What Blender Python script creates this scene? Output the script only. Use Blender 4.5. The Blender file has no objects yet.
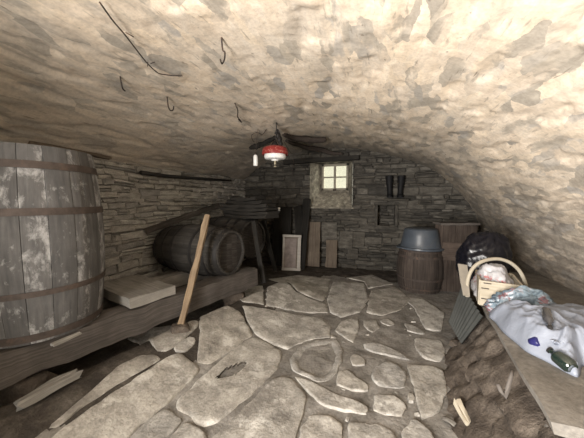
import bpy, bmesh, math, random
import numpy as np
from mathutils import Vector, Matrix, noise as mnoise

random.seed(7)
S = bpy.context.scene
COL = S.collection
R_ = math.radians

# ------------------------------------------------------------------ camera
F = 260.0
CAMZ = 1.35
PITCH, YAW, SKEW = R_(4.18), R_(10.43), R_(8.0)
cam_d = bpy.data.cameras.new('camera')
cam = bpy.data.objects.new('camera', cam_d)
COL.objects.link(cam)
cam_d.sensor_fit = 'HORIZONTAL'
cam_d.sensor_width = 36.0
cam_d.lens = 36.0 * F / 584.0
cam_d.clip_start = 0.02
cam.location = (0, 0, CAMZ)
cam.rotation_euler = (R_(90) - PITCH, 0, YAW + SKEW)
S.camera = cam
CM = cam.rotation_euler.to_matrix()
EY = Vector((-math.sin(SKEW), math.cos(SKEW), 0))
C0 = Vector((0, 0, CAMZ))


def ray(px, py):
    d = CM @ Vector(((px - 292) / F, (219 - py) / F, -1))
    return d / d.dot(EY)


def P(px, py, dep):
    return C0 + ray(px, py) * dep


def Pz(px, py, z):
    d = ray(px, py)
    return C0 + d * ((z - CAMZ) / d.z)


def Pu(px, py, u):
    d = ray(px, py)
    return C0 + d * (u / d.x)


def Pv(px, py, v):
    d = ray(px, py)
    return C0 + d * (v / d.y)


# ------------------------------------------------------------------ vault profile
PROF = [(-2.90, 1.72), (-2.76, 1.86), (-2.345, 2.137), (-1.795, 2.29), (-.84, 2.37), (.07, 2.21), (.843, 1.897),
        (1.31, 1.446), (1.58, 1.06), (1.763, .49), (1.87, 0.0), (1.90, -.14)]


def catmull(pts, n):
    pts = [Vector(p) for p in pts]
    out = []
    for i in range(len(pts) - 1):
        p0 = pts[max(i - 1, 0)]; p1 = pts[i]; p2 = pts[i + 1]; p3 = pts[min(i + 2, len(pts) - 1)]
        for k in range(n):
            t = k / n
            out.append(.5 * ((2 * p1) + (p2 - p0) * t + (2 * p0 - 5 * p1 + 4 * p2 - p3) * t * t + (3 * p1 - p0 - 3 * p2 + p3) * t ** 3))
    out.append(pts[-1])
    return out


PR = catmull(PROF, 30)
VB = 5.25      # back wall plane
VF = -1.25     # front wall plane
UL = -2.87     # left wall plane


def ceil_z(u):
    for i in range(len(PR) - 1):
        if PR[i].x <= u <= PR[i + 1].x:
            t = (u - PR[i].x) / max(1e-6, PR[i + 1].x - PR[i].x)
            return PR[i].y + (PR[i + 1].y - PR[i].y) * t
    return 0.0


def Pc(px, py, off=0.0):
    """where the line of sight meets the vault, pulled off towards the room"""
    d = ray(px, py)
    t = .3
    while t < 7:
        p = C0 + d * t
        if p.z > ceil_z(p.x) or p.y > VB - .16:
            break
        t += .004
    p = C0 + d * t
    e = .03
    n = Vector((ceil_z(p.x + e) - ceil_z(p.x - e), 0, -2 * e)).normalized()
    return p + n * off


# ------------------------------------------------------------------ mesh builder
class MB:
    def __init__(self):
        self.v = []; self.f = []; self.uv = []; self.mi = []

    def add(self, vs, fs, uvs=None, mi=0):
        o = len(self.v)
        self.v += [Vector(x) for x in vs]
        self.uv += list(uvs) if uvs else [(x[0] + x[1], x[2]) for x in vs]
        self.f += [tuple(i + o for i in f) for f in fs]
        self.mi += [mi] * len(fs)

    def box(self, c, sx, sy, sz, M=None, j=0.0, mi=0):
        vs = []
        for z in (-.5, .5):
            for x, y in ((-.5, -.5), (.5, -.5), (.5, .5), (-.5, .5)):
                p = Vector((x * sx, y * sy, z * sz))
                if j:
                    p += Vector((random.uniform(-j, j), random.uniform(-j, j), random.uniform(-j, j)))
                if M:
                    p = M @ p
                vs.append(p + Vector(c))
        self.add(vs, [(0, 3, 2, 1), (4, 5, 6, 7), (0, 1, 5, 4), (1, 2, 6, 5), (2, 3, 7, 6), (3, 0, 4, 7)], mi=mi)

    def tube(self, pts, rad, n=8, cap=True, mi=0, jit=0.0):
        pts = [Vector(p) for p in pts]
        m = len(pts)
        rad = [rad] * m if not hasattr(rad, '__len__') else rad
        prev = None
        vs = []; uv = []; L = 0
        for i, p in enumerate(pts):
            t = (pts[min(i + 1, m - 1)] - pts[max(i - 1, 0)]).normalized()
            a = prev if prev is not None else (Vector((0, 0, 1)) if abs(t.z) < .9 else Vector((1, 0, 0)))
            x = (a - t * a.dot(t)).normalized(); y = t.cross(x); prev = x
            if i: L += (p - pts[i - 1]).length
            for k in range(n):
                th = 2 * math.pi * k / n
                r = rad[i] * (1 + (random.uniform(-jit, jit) if jit else 0))
                vs.append(p + x * (r * math.cos(th)) + y * (r * math.sin(th)))
                uv.append((L, k / n * 2 * math.pi * rad[i]))
        fs = [(i * n + k, i * n + (k + 1) % n, (i + 1) * n + (k + 1) % n, (i + 1) * n + k) for i in range(m - 1) for k in range(n)]
        if cap:
            fs.append(tuple(range(n))[::-1]); fs.append(tuple(range((m - 1) * n, m * n)))
        self.add(vs, fs, uv, mi)

    def lathe(self, prof, n=32, M=None, mi=0, a0=0.0, a1=None):
        """prof: (r, z)"""
        full = a1 is None
        if full: a1 = a0 + 2 * math.pi
        m = len(prof); nn = n if full else n + 1
        vs = []; uv = []
        for (r, z) in prof:
            for k in range(nn):
                th = a0 + (a1 - a0) * k / n
                p = Vector((r * math.cos(th), r * math.sin(th), z))
                vs.append(M @ p if M else p); uv.append((z, th * .3))
        fs = []
        for i in range(m - 1):
            for k in range(n):
                k2 = (k + 1) % nn
                fs.append((i * nn + k, i * nn + k2, (i + 1) * nn + k2, (i + 1) * nn + k))
        self.add(vs, fs, uv, mi)

    def board(self, p0, p1, w, th, side, seg=10, j=.003, bow=0.0, endj=0.0, mi=0, taper=1.0):
        """long board from p0 to p1; side = direction of the width"""
        p0 = Vector(p0); p1 = Vector(p1)
        t = (p1 - p0); L = t.length; t.normalize()
        s = Vector(side); s = (s - t * s.dot(t)).normalized(); n = t.cross(s)
        vs = []; uv = []
        ring = []
        for a in np.linspace(-.5, .5, 5): ring.append((a, -.5))
        for a in np.linspace(.5, -.5, 5): ring.append((a, .5))
        sd = random.random() * 50
        m = len(ring)
        for i in range(seg + 1):
            q = i / seg
            c = p0 + t * (L * q) + n * (bow * (1 - (2 * q - 1) ** 2))
            ws = w * (1 + (taper - 1) * q)
            for k, (a, b) in enumerate(ring):
                dj = Vector((mnoise.noise(Vector((q * L * 6 + sd, k * 1.7, 0))), mnoise.noise(Vector((q * L * 6 + sd, k * 1.7, 9))), 0)) * (2 * j)
                e = 0
                if endj and i in (0, seg): e = random.uniform(-endj, endj)
                edge = .92 if abs(a) == .5 else 1.0
                vs.append(c + s * (a * ws + dj.x) + n * (b * th * edge + dj.y) + t * e)
                uv.append((q * L + sd, (a * w if b < 0 else a * w + w * 2) + sd))
        fs = [(i * m + k, i * m + (k + 1) % m, (i + 1) * m + (k + 1) % m, (i + 1) * m + k) for i in range(seg) for k in range(m)]
        fs.append(tuple(range(m))[::-1]); fs.append(tuple(range(seg * m, seg * m + m)))
        self.add(vs, fs, uv, mi)

    def build(self, name, mat, parent=None, smooth=False, origin=None, bevel=0.0, autosm=None):
        if parent is not None and origin is None:
            origin = WORLD[parent.name]
        if origin is None:
            origin = Vector((0, 0, 0))
        me = bpy.data.meshes.new(name)
        me.from_pydata([v - origin for v in self.v], [], self.f)
        ul = me.uv_layers.new(name='UVMap')
        lv = [l.vertex_index for l in me.loops]
        ul.data.foreach_set('uv', np.array([self.uv[i] for i in lv], dtype=np.float32).ravel())
        mats = mat if isinstance(mat, (list, tuple)) else [mat]
        for m in mats: me.materials.append(m)
        me.polygons.foreach_set('material_index', self.mi)
        bm = bmesh.new(); bm.from_mesh(me)
        bmesh.ops.recalc_face_normals(bm, faces=bm.faces)
        bm.to_mesh(me); bm.free()
        if smooth:
            me.polygons.foreach_set('use_smooth', [True] * len(me.polygons))
            if autosm:
                me.set_sharp_from_angle(angle=R_(autosm))
        me.update()
        o = bpy.data.objects.new(name, me)
        COL.objects.link(o)
        WORLD[o.name] = origin
        if parent is not None:
            o.parent = parent
            o.location = origin - WORLD[parent.name]
        else:
            o.location = origin
        if bevel:
            b = o.modifiers.new('bevel', 'BEVEL'); b.width = bevel; b.segments = 2; b.limit_method = 'ANGLE'; b.angle_limit = R_(35)
        return o


WORLD = {}


def thing(name, label, cat, loc, group=None):
    o = bpy.data.objects.new(name, None)
    COL.objects.link(o)
    o.empty_display_size = .1
    o.location = loc
    WORLD[o.name] = Vector(loc)
    return tag(o, label, cat, group)


def tag(o, label, cat, group=None):
    o['label'] = label; o['category'] = cat
    if group: o['group'] = group
    return o


def struct(o):
    o['kind'] = 'structure'
    return o


def base_of(mb):
    n = len(mb.v)
    c = Vector((sum(v.x for v in mb.v) / n, sum(v.y for v in mb.v) / n, min(v.z for v in mb.v)))
    return c


def solo(mb, name, mat, label, cat, group=None, **k):
    return tag(mb.build(name, mat, None, origin=base_of(mb), **k), label, cat, group)


# ------------------------------------------------------------------ materials
def nt(name):
    m = bpy.data.materials.new(name); m.use_nodes = True
    t = m.node_tree; t.nodes.clear()
    out = t.nodes.new('ShaderNodeOutputMaterial')
    b = t.nodes.new('ShaderNodeBsdfPrincipled')
    t.links.new(b.outputs[0], out.inputs[0])
    return m, t, b, out


def N(t, typ, **k):
    n = t.nodes.new(typ)
    for a, v in k.items():
        if a.startswith('i_'):
            n.inputs[a[2:].replace('_', ' ')].default_value = v
        else:
            setattr(n, a, v)
    return n


def ramp(t, stops, src, interp='LINEAR'):
    r = t.nodes.new('ShaderNodeValToRGB')
    r.color_ramp.interpolation = interp
    e = r.color_ramp.elements
    while len(e) > 1: e.remove(e[-1])
    e[0].position = stops[0][0]; e[0].color = c4(stops[0][1])
    for p, c in stops[1:]:
        x = e.new(p); x.color = c4(c)
    t.links.new(src, r.inputs[0])
    return r.outputs[0]


def c4(c):
    if not hasattr(c, '__len__'): c = (c, c, c)
    return (c[0], c[1], c[2], 1)


def mix(t, fac, a, b, mode='MIX'):
    m = t.nodes.new('ShaderNodeMix'); m.data_type = 'RGBA'; m.blend_type = mode
    for i, v in ((0, fac), (6, a), (7, b)):
        if hasattr(v, 'is_linked') or hasattr(v, 'links'):
            t.links.new(v, m.inputs[i])
        else:
            m.inputs[i].default_value = v if i == 0 else c4(v)
    return m.outputs[2]


def coords(t, kind='Object', scale=(1, 1, 1), loc=(0, 0, 0)):
    tc = t.nodes.new('ShaderNodeTexCoord')
    mp = t.nodes.new('ShaderNodeMapping')
    mp.inputs['Scale'].default_value = scale
    mp.inputs['Location'].default_value = loc
    t.links.new(tc.outputs[kind], mp.inputs['Vector'])
    return mp.outputs[0]


def nz(t, vec, scale, detail=6, rough=.6, dist=0.0):
    n = N(t, 'ShaderNodeTexNoise')
    n.inputs['Scale'].default_value = scale; n.inputs['Detail'].default_value = detail
    n.inputs['Roughness'].default_value = rough; n.inputs['Distortion'].default_value = dist
    t.links.new(vec, n.inputs['Vector'])
    return n.outputs['Fac']


def bump(t, b, h, strength=.4, dist=.02):
    n = N(t, 'ShaderNodeBump')
    n.inputs['Strength'].default_value = strength; n.inputs['Distance'].default_value = dist
    t.links.new(h, n.inputs['Height']); t.links.new(n.outputs[0], b.inputs['Normal'])


def island(t):
    return N(t, 'ShaderNodeNewGeometry').outputs['Random Per Island']


def wood(name, dark, mid, light, rough=.85, su=2.5, sv=45, isl=.35, patch=None, patch_lo=.52, bmp=.5):
    m, t, b, o = nt(name)
    v = coords(t, 'UV', (su, sv, 1))
    g = nz(t, v, 1.0, 6, .65, .3)
    col = ramp(t, [(.28, dark), (.5, mid), (.75, light)], g)
    v2 = coords(t, 'Object')
    big = nz(t, v2, 5.5, 5, .6)
    col = mix(t, ramp(t, [(.35, 0), (.7, .65)], big), col, dark)
    r = ramp(t, [(0, 1 - isl), (1, 1 + isl)], island(t))
    col = mix(t, 1.0, col, r, 'MULTIPLY')
    if patch:
        v3 = coords(t, 'Object', (9, 9, 5.5), (3, 7, 0))
        pn = nz(t, v3, 1.0, 9, .72, .3)
        rand = island(t)
        add = N(t, 'ShaderNodeMath', operation='MULTIPLY_ADD'); add.inputs[1].default_value = .12; add.inputs[2].default_value = -.06
        t.links.new(rand, add.inputs[0])
        sm = N(t, 'ShaderNodeMath', operation='ADD'); t.links.new(pn, sm.inputs[0]); t.links.new(add.outputs[0], sm.inputs[1])
        col = mix(t, ramp(t, [(patch_lo, 0), (patch_lo + .12, .85)], sm.outputs[0]), col, patch)
    t.links.new(col, b.inputs['Base Color'])
    b.inputs['Roughness'].default_value = rough
    b.inputs['Specular IOR Level'].default_value = .25
    bump(t, b, g, bmp, .006)
    return m


def stone(name, dark, mid, light, scale=6, rough=.9, isl=.35, sc=(1, 1, 1), bmp=.6, spec=.2):
    m, t, b, o = nt(name)
    v = coords(t, 'Object', sc)
    g = nz(t, v, scale, 9, .65, .2)
    col = ramp(t, [(.3, dark), (.52, mid), (.72, light)], g)
    fine = nz(t, v, scale * 9, 4, .6)
    col = mix(t, .5, col, ramp(t, [(.3, .35), (.65, 1.0)], fine), 'MULTIPLY')
    if isl:
        r = ramp(t, [(0, (1 - isl, 1 - isl, 1 - isl)), (.5, (1, .97, .92)), (1, (1 + isl, 1 + isl * .95, 1 + isl * .85))], island(t))
        col = mix(t, 1.0, col, r, 'MULTIPLY')
    t.links.new(col, b.inputs['Base Color'])
    b.inputs['Roughness'].default_value = rough
    b.inputs['Specular IOR Level'].default_value = spec
    h = N(t, 'ShaderNodeMath', operation='ADD'); t.links.new(g, h.inputs[0])
    k = N(t, 'ShaderNodeMath', operation='MULTIPLY'); k.inputs[1].default_value = .3; t.links.new(fine, k.inputs[0])
    t.links.new(k.outputs[0], h.inputs[1])
    bump(t, b, h.outputs[0], bmp, .02)
    return m


def plain(name, c, rough=.5, metal=0.0, var=.3, scale=20, spec=.5, c2=None, lo=.5):
    m, t, b, o = nt(name)
    v = coords(t, 'Object')
    g = nz(t, v, scale, 6, .65)
    d = tuple(x * (1 - var) for x in c); l = tuple(min(1, x * (1 + var)) for x in c)
    col = ramp(t, [(.3, d), (.7, l)], g)
    if c2:
        g2 = nz(t, v, scale * .6, 8, .7)
        col = mix(t, ramp(t, [(lo, 0), (lo + .12, 1)], g2), col, c2)
    t.links.new(col, b.inputs['Base Color'])
    b.inputs['Roughness'].default_value = rough; b.inputs['Metallic'].default_value = metal
    b.inputs['Specular IOR Level'].default_value = spec
    bump(t, b, g, .25, .004)
    return m


def vault_mat():
    m, t, b, o = nt('limewashed_vault')
    v = coords(t, 'UV', (1, 1, 1))                 # u across the arch, v along the cellar, metres
    big = nz(t, coords(t, 'UV', (4.5, 1.7, 1)), 1.0, 7, .6, .4)
    med = nz(t, coords(t, 'UV', (15, 4.5, 1), (4, 1, 0)), 1.0, 8, .66, .5)
    fine = nz(t, v, 42, 6, .65)
    lime = ramp(t, [(.3, (.70, .58, .45)), (.5, (.80, .675, .53)), (.7, (.87, .765, .635))], med)
    grime = nz(t, v, .9, 5, .6)
    lime = mix(t, ramp(t, [(.45, 0), (.70, .45)], grime), lime, (.47, .435, .385))
    # slabs showing through the limewash: long stones laid along the cellar
    tc = t.nodes.new('ShaderNodeTexCoord')
    dn = N(t, 'ShaderNodeTexNoise'); dn.inputs['Scale'].default_value = 7; dn.inputs['Detail'].default_value = 5
    t.links.new(tc.outputs['UV'], dn.inputs['Vector'])
    ds = N(t, 'ShaderNodeVectorMath', operation='MULTIPLY_ADD'); ds.inputs[1].default_value = (.10, .16, 0)
    t.links.new(dn.outputs['Color'], ds.inputs[0]); t.links.new(tc.outputs['UV'], ds.inputs[2])
    sc = N(t, 'ShaderNodeVectorMath', operation='MULTIPLY'); sc.inputs[1].default_value = (14, 4.6, 1)
    t.links.new(ds.outputs[0], sc.inputs[0])
    vo = N(t, 'ShaderNodeTexVoronoi'); vo.inputs['Scale'].default_value = 1.0; vo.voronoi_dimensions = '2D'
    t.links.new(sc.outputs[0], vo.inputs['Vector'])
    sp = N(t, 'ShaderNodeSeparateColor'); t.links.new(vo.outputs['Color'], sp.inputs[0])
    sel = N(t, 'ShaderNodeMath', operation='MULTIPLY_ADD'); sel.inputs[1].default_value = .30
    t.links.new(sp.outputs[0], sel.inputs[0]); t.links.new(big, sel.inputs[2])
    sel2 = N(t, 'ShaderNodeMath', operation='MULTIPLY_ADD'); sel2.inputs[1].default_value = .16
    t.links.new(med, sel2.inputs[0]); t.links.new(sel.outputs[0], sel2.inputs[2])
    # greyer and darker towards the low left flank, the far end and the foot of the right side
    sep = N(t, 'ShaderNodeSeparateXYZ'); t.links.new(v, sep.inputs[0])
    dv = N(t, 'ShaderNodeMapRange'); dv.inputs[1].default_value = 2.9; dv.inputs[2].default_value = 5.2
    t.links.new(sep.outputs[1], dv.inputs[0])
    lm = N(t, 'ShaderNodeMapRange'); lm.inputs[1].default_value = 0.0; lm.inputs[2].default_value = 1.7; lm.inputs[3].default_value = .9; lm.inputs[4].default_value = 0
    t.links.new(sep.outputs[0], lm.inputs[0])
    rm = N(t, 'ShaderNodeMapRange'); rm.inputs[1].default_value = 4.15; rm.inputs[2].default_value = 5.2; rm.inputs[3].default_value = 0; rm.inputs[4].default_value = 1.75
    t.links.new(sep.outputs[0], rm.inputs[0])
    mx0 = N(t, 'ShaderNodeMath', operation='MAXIMUM'); t.links.new(dv.outputs[0], mx0.inputs[0])
    mx = N(t, 'ShaderNodeMath', operation='MAXIMUM'); t.links.new(mx0.outputs[0], mx.inputs[0]); t.links.new(rm.outputs[0], mx.inputs[1])
    ad = N(t, 'ShaderNodeMath', operation='MULTIPLY_ADD'); ad.inputs[1].default_value = .13
    t.links.new(mx.outputs[0], ad.inputs[0]); t.links.new(sel2.outputs[0], ad.inputs[2])
    lime = mix(t, 1.0, lime, ramp(t, [(0, (.89, .90, .92)), (.3, (.96, .96, .97)), (.7, (1, 1, 1)), (1, (1.03, 1.02, 1.0))], sp.outputs[2]), 'MULTIPLY')
    mask = ramp(t, [(.88, 0), (.91, .5), (1.0, .85)], ad.outputs[0])
    stc = ramp(t, [(.0, (.27, .245, .21)), (.35, (.40, .36, .30)), (.6, (.50, .44, .36)), (.8, (.47, .47, .475)), (1, (.36, .34, .31))], sp.outputs[1])
    col = mix(t, mask, lime, stc)
    film = ramp(t, [(.74, 0), (.98, .5)], ad.outputs[0])
    col = mix(t, film, col, (.42, .375, .315))
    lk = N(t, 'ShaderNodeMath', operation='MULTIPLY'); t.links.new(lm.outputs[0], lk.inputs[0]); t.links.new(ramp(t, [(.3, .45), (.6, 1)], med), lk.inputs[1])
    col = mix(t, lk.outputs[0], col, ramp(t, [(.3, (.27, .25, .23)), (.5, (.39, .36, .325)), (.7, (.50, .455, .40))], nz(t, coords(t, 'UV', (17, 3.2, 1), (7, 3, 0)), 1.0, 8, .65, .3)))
    thin = nz(t, coords(t, 'UV', (34, 5.5, 1), (2, 8, 0)), 1.0, 4, .55, .3)
    col = mix(t, ramp(t, [(.62, 0), (.70, .55)], thin), col, (.27, .235, .195))
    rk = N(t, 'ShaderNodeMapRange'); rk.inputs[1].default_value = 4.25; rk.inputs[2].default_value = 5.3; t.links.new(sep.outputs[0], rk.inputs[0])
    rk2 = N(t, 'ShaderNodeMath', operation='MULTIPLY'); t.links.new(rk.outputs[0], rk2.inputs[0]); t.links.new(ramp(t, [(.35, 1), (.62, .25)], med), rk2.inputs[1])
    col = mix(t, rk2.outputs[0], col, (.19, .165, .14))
    far_dark = N(t, 'ShaderNodeMath', operation='MULTIPLY'); t.links.new(dv.outputs[0], far_dark.inputs[0]); t.links.new(ramp(t, [(.25, .45), (.6, 1)], grime), far_dark.inputs[1])
    col = mix(t, ramp(t, [(0, 0), (1, .8)], far_dark.outputs[0]), col, (.16, .143, .12))  # colour darkens towards the far end
    # cracks and slab edges
    edge = nz(t, coords(t, 'UV', (26, 4.0, 1), (1, 5, 0)), 1.0, 3, .5, .2)
    col = mix(t, ramp(t, [(.69, 0), (.73, .7)], edge), col, (.20, .17, .135))
    spot = nz(t, v, 17, 2, .5)
    col = mix(t, ramp(t, [(.73, 0), (.77, .6)], spot), col, (.22, .19, .155))
    col = mix(t, .55, col, ramp(t, [(.32, .6), (.6, 1.0)], fine), 'MULTIPLY')
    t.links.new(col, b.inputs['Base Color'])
    b.inputs['Roughness'].default_value = .92; b.inputs['Specular IOR Level'].default_value = .15
    inv = N(t, 'ShaderNodeMath', operation='MULTIPLY_ADD'); inv.inputs[1].default_value = -.35
    t.links.new(mask, inv.inputs[0]); t.links.new(med, inv.inputs[2])
    f2 = N(t, 'ShaderNodeMath', operation='MULTIPLY_ADD'); f2.inputs[1].default_value = .3
    t.links.new(fine, f2.inputs[0]); t.links.new(inv.outputs[0], f2.inputs[2])
    bump(t, b, f2.outputs[0], .32, .012)
    return m


M = {}
M['vault'] = vault_mat()
M['leftstone'] = stone('grey_slate_wall', (.27, .265, .25), (.42, .41, .39), (.56, .55, .525), 8, isl=.25, sc=(1, 1, 2.5))
M['backstone'] = stone('brown_slate_wall', (.045, .042, .037), (.088, .082, .073), (.15, .142, .127), 7, isl=.42, sc=(1, 1, 2.5))
M['mortar'] = stone('earth_mortar', (.035, .032, .028), (.065, .06, .052), (.11, .10, .085), 9, isl=0)
def flagmat(name):
    m = stone(name, (.20, .19, .178), (.385, .37, .345), (.53, .512, .482), 6.5, isl=.12, bmp=.7, rough=.8)
    t = m.node_tree; b = [n for n in t.nodes if n.type == 'BSDF_PRINCIPLED'][0]
    src = b.inputs['Base Color'].links[0].from_socket
    v = coords(t, 'Object')
    damp = nz(t, v, 2.3, 7, .68, .4)
    col = mix(t, ramp(t, [(.53, 0), (.64, .75)], damp), src, (.17, .155, .138))
    pale = nz(t, coords(t, 'Object', (1, 1, 1), (5, 2, 0)), 5, 8, .7, .3)
    col = mix(t, ramp(t, [(.55, 0), (.62, .55)], pale), col, (.62, .60, .56))
    t.links.new(col, b.inputs['Base Color'])
    return m


M['flag'] = flagmat('flagstone')
M['step'] = stone('step_stone', (.20, .19, .175), (.42, .40, .37), (.56, .54, .505), 5.5, isl=.10, bmp=.75, rough=.8)
M['mud'] = stone('packed_earth', (.12, .111, .10), (.235, .219, .198), (.34, .32, .295), 5, isl=0, bmp=.9)
M['darkground'] = stone('dark_ground', (.03, .026, .022), (.07, .06, .051), (.14, .124, .106), 6, isl=0, bmp=1.0)
M['leftmortar'] = stone('grey_mortar', (.12, .115, .105), (.21, .20, .185), (.30, .285, .26), 9, isl=0)
M['rubble'] = stone('rubble', (.05, .041, .035), (.105, .088, .075), (.20, .172, .148), 9, isl=.4, bmp=1.0)
M['slab'] = stone('dusty_slab', (.145, .132, .116), (.215, .198, .176), (.29, .27, .243), 5, isl=0, bmp=.35)
M['plaster'] = stone('window_plaster', (.10, .093, .08), (.27, .25, .21), (.55, .52, .45), 11, isl=.15)
M['front'] = stone('front_plaster', (.35, .31, .24), (.5, .45, .36), (.6, .55, .45), 4, isl=0)
M['oldpaint'] = wood('flaking_grey_staves', (.07, .069, .069), (.125, .122, .121), (.18, .175, .173), isl=.16, patch=(.385, .385, .385), patch_lo=.515, su=3, sv=30)
M['darkoak'] = wood('dark_oak', (.022, .020, .018), (.048, .044, .039), (.085, .078, .07), isl=.2)
M['headoak'] = wood('dusty_head_boards', (.025, .021, .019), (.05, .044, .039), (.11, .10, .09), isl=.25)
M['beam'] = wood('weathered_beam', (.045, .039, .035), (.098, .086, .077), (.16, .143, .13), isl=.1)
M['greyboard'] = wood('grey_board', (.16, .15, .135), (.29, .275, .25), (.40, .38, .345), isl=.15)
M['stick'] = wood('tan_stick', (.13, .09, .058), (.27, .20, .13), (.38, .295, .2), isl=0, sv=70)
M['palewood'] = wood('pale_wood', (.34, .295, .22), (.46, .41, .325), (.53, .485, .40), isl=.1)
M['black'] = wood('blackened_wood', (.010, .009, .008), (.022, .020, .017), (.042, .037, .032), isl=.4)
M['brownboard'] = wood('brown_board', (.08, .062, .048), (.15, .12, .093), (.21, .175, .14), isl=.1)
M['tubwood'] = wood('rust_brown_staves', (.024, .019, .016), (.05, .039, .033), (.095, .075, .063), isl=.3)
M['pink'] = wood('reddish_boards', (.035, .026, .021), (.09, .068, .056), (.165, .135, .112), isl=.45)
M['whitepaint'] = wood('whitened_frame', (.28, .26, .235), (.40, .375, .34), (.5, .47, .43), isl=.1)
M['dustpanel'] = plain('dusty_panel', (.20, .165, .15), .8, var=.35, scale=9)
M['sash'] = wood('sash_wood', (.16, .145, .115), (.30, .275, .22), (.42, .39, .32), isl=.05)
M['iron'] = plain('rusted_iron', (.055, .042, .036), .75, .35, c2=(.13, .075, .05), lo=.55)
M['hoop'] = plain('hoop_iron', (.075, .058, .05), .7, .3, c2=(.12, .08, .06), lo=.55)
M['blackiron'] = plain('black_iron', (.02, .018, .017), .6, .2)
M['cane'] = wood('cane', (.24, .21, .16), (.36, .325, .26), (.44, .40, .33), isl=0)
M['blue'] = plain('blue_grey_plastic', (.055, .066, .082), .35, var=.2, scale=6, c2=(.085, .088, .086), lo=.56)
M['rubber'] = plain('black_rubber', (.008, .008, .009), .65, spec=.2)
M['corr'] = plain('grey_metal_sheet', (.082, .086, .082), .55, .35, var=.2, scale=8)
M['ceramic'] = plain('white_ceramic', (.82, .82, .80), .3, var=.04)
M['brass'] = plain('dull_brass', (.42, .37, .27), .4, .7)
M['card'] = plain('beige_card', (.21, .188, .155), .85, var=.15, scale=12)
M['navy'] = plain('navy_cap', (.02, .02, .10), .3, var=.1)
M['cloth'] = None


def red_shade():
    m, t, b, o = nt('red_lace_shade')
    v = coords(t, 'Object')
    vo = N(t, 'ShaderNodeTexVoronoi'); vo.inputs['Scale'].default_value = 38
    t.links.new(v, vo.inputs['Vector'])
    col = ramp(t, [(.1, (.42, .19, .155)), (.35, (.30, .048, .04)), (.6, (.23, .024, .022))], vo.outputs['Distance'])
    t.links.new(col, b.inputs['Base Color']); b.inputs['Roughness'].default_value = .35
    return m


def bagmat(name, c, trans=.35, rough=.35, print_=False):
    m, t, b, o = nt(name)
    v = coords(t, 'Object')
    g = nz(t, v, 9, 5, .6, .5)
    col = ramp(t, [(.3, tuple(x * .9 for x in c)), (.7, c)], g)
    if print_:
        sep = N(t, 'ShaderNodeSeparateXYZ'); t.links.new(v, sep.inputs[0])
        w = nz(t, coords(t, 'Object', (1, 1, 1)), 38, 3, .6, 1.2)
        msk = ramp(t, [(.545, 0), (.57, .8)], w)
        band = ramp(t, [(.10, 0), (.12, 1), (.19, 1), (.21, 0)], sep.outputs[2])
        k = N(t, 'ShaderNodeMath', operation='MULTIPLY'); t.links.new(msk, k.inputs[0]); t.links.new(band, k.inputs[1])
        band2 = N(t, 'ShaderNodeMapRange'); band2.inputs[1].default_value = .03; band2.inputs[2].default_value = .04; band2.inputs[3].default_value = 1; band2.inputs[4].default_value = 0
        t.links.new(sep.outputs[0], band2.inputs[0])
        k2 = N(t, 'ShaderNodeMath', operation='MULTIPLY'); t.links.new(k.outputs[0], k2.inputs[0]); t.links.new(band2.outputs[0], k2.inputs[1])
        col = mix(t, k2.outputs[0], col, (.62, .12, .12))
    t.links.new(col, b.inputs['Base Color']); b.inputs['Roughness'].default_value = rough
    tr = N(t, 'ShaderNodeBsdfTranslucent'); t.links.new(col, tr.inputs[0])
    mx = N(t, 'ShaderNodeMixShader'); mx.inputs[0].default_value = trans
    t.links.new(b.outputs[0], mx.inputs[1]); t.links.new(tr.outputs[0], mx.inputs[2])
    t.links.new(mx.outputs[0], o.inputs[0])
    bump(t, b, nz(t, v, 22, 5, .65, 1.5), .35, .012)
    return m


def printed():
    m, t, b, o = nt('printed_wrapper')
    v = coords(t, 'Object')
    g = nz(t, v, 9, 3, .55, .8)
    col = ramp(t, [(.0, (.02, .03, .05)), (.40, (.06, .09, .12)), (.47, (.15, .20, .24)), (.53, (.24, .25, .28)), (.57, (.16, .035, .035)), (.62, (.07, .10, .13))], g, 'CONSTANT')
    col = mix(t, .35, col, ramp(t, [(.3, (.08, .12, .15)), (.7, (.2, .23, .26))], nz(t, v, 25, 4, .6)))
    t.links.new(col, b.inputs['Base Color']); b.inputs['Roughness'].default_value = .35
    return m


def glassmat(name, c, rough=.06):
    m, t, b, o = nt(name)
    g = nz(t, coords(t, 'Object'), 12, 3)
    col = ramp(t, [(.3, tuple(x * .8 for x in c)), (.7, c)], g)
    t.links.new(col, b.inputs['Base Color'])
    b.inputs['Roughness'].default_value = rough; b.inputs['Specular IOR Level'].default_value = .8
    b.inputs['Coat Weight'].default_value = .6
    return m


def panemat():
    m, t, b, o = nt('dusty_pane')
    tr = N(t, 'ShaderNodeBsdfTransparent'); tr.inputs[0].default_value = (.95, .95, .9, 1)
    b.inputs['Base Color'].default_value = (.7, .7, .6, 1); b.inputs['Roughness'].default_value = .15
    g = nz(t, coords(t, 'Object'), 14, 4)
    f = ramp(t, [(.3, .04), (.7, .14)], g)
    mx = N(t, 'ShaderNodeMixShader'); t.links.new(f, mx.inputs[0])
    t.links.new(tr.outputs[0], mx.inputs[1]); t.links.new(b.outputs[0], mx.inputs[2])
    t.links.new(mx.outputs[0], o.inputs[0])
    return m


M['red'] = red_shade()
M['bag'] = bagmat('white_film_bag', (.37, .405, .485))
M['bag2'] = bagmat('white_bag_red_print', (.58, .57, .59), print_=True)
M['blackbag'] = plain('black_film', (.005, .005, .008), .27, var=.2, spec=.32)
M['print'] = printed()
M['bottle'] = glassmat('dark_green_glass', (.012, .022, .018))
M['bottle2'] = glassmat('grey_brown_glass', (.045, .045, .05), .15)
M['pane'] = panemat()

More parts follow.
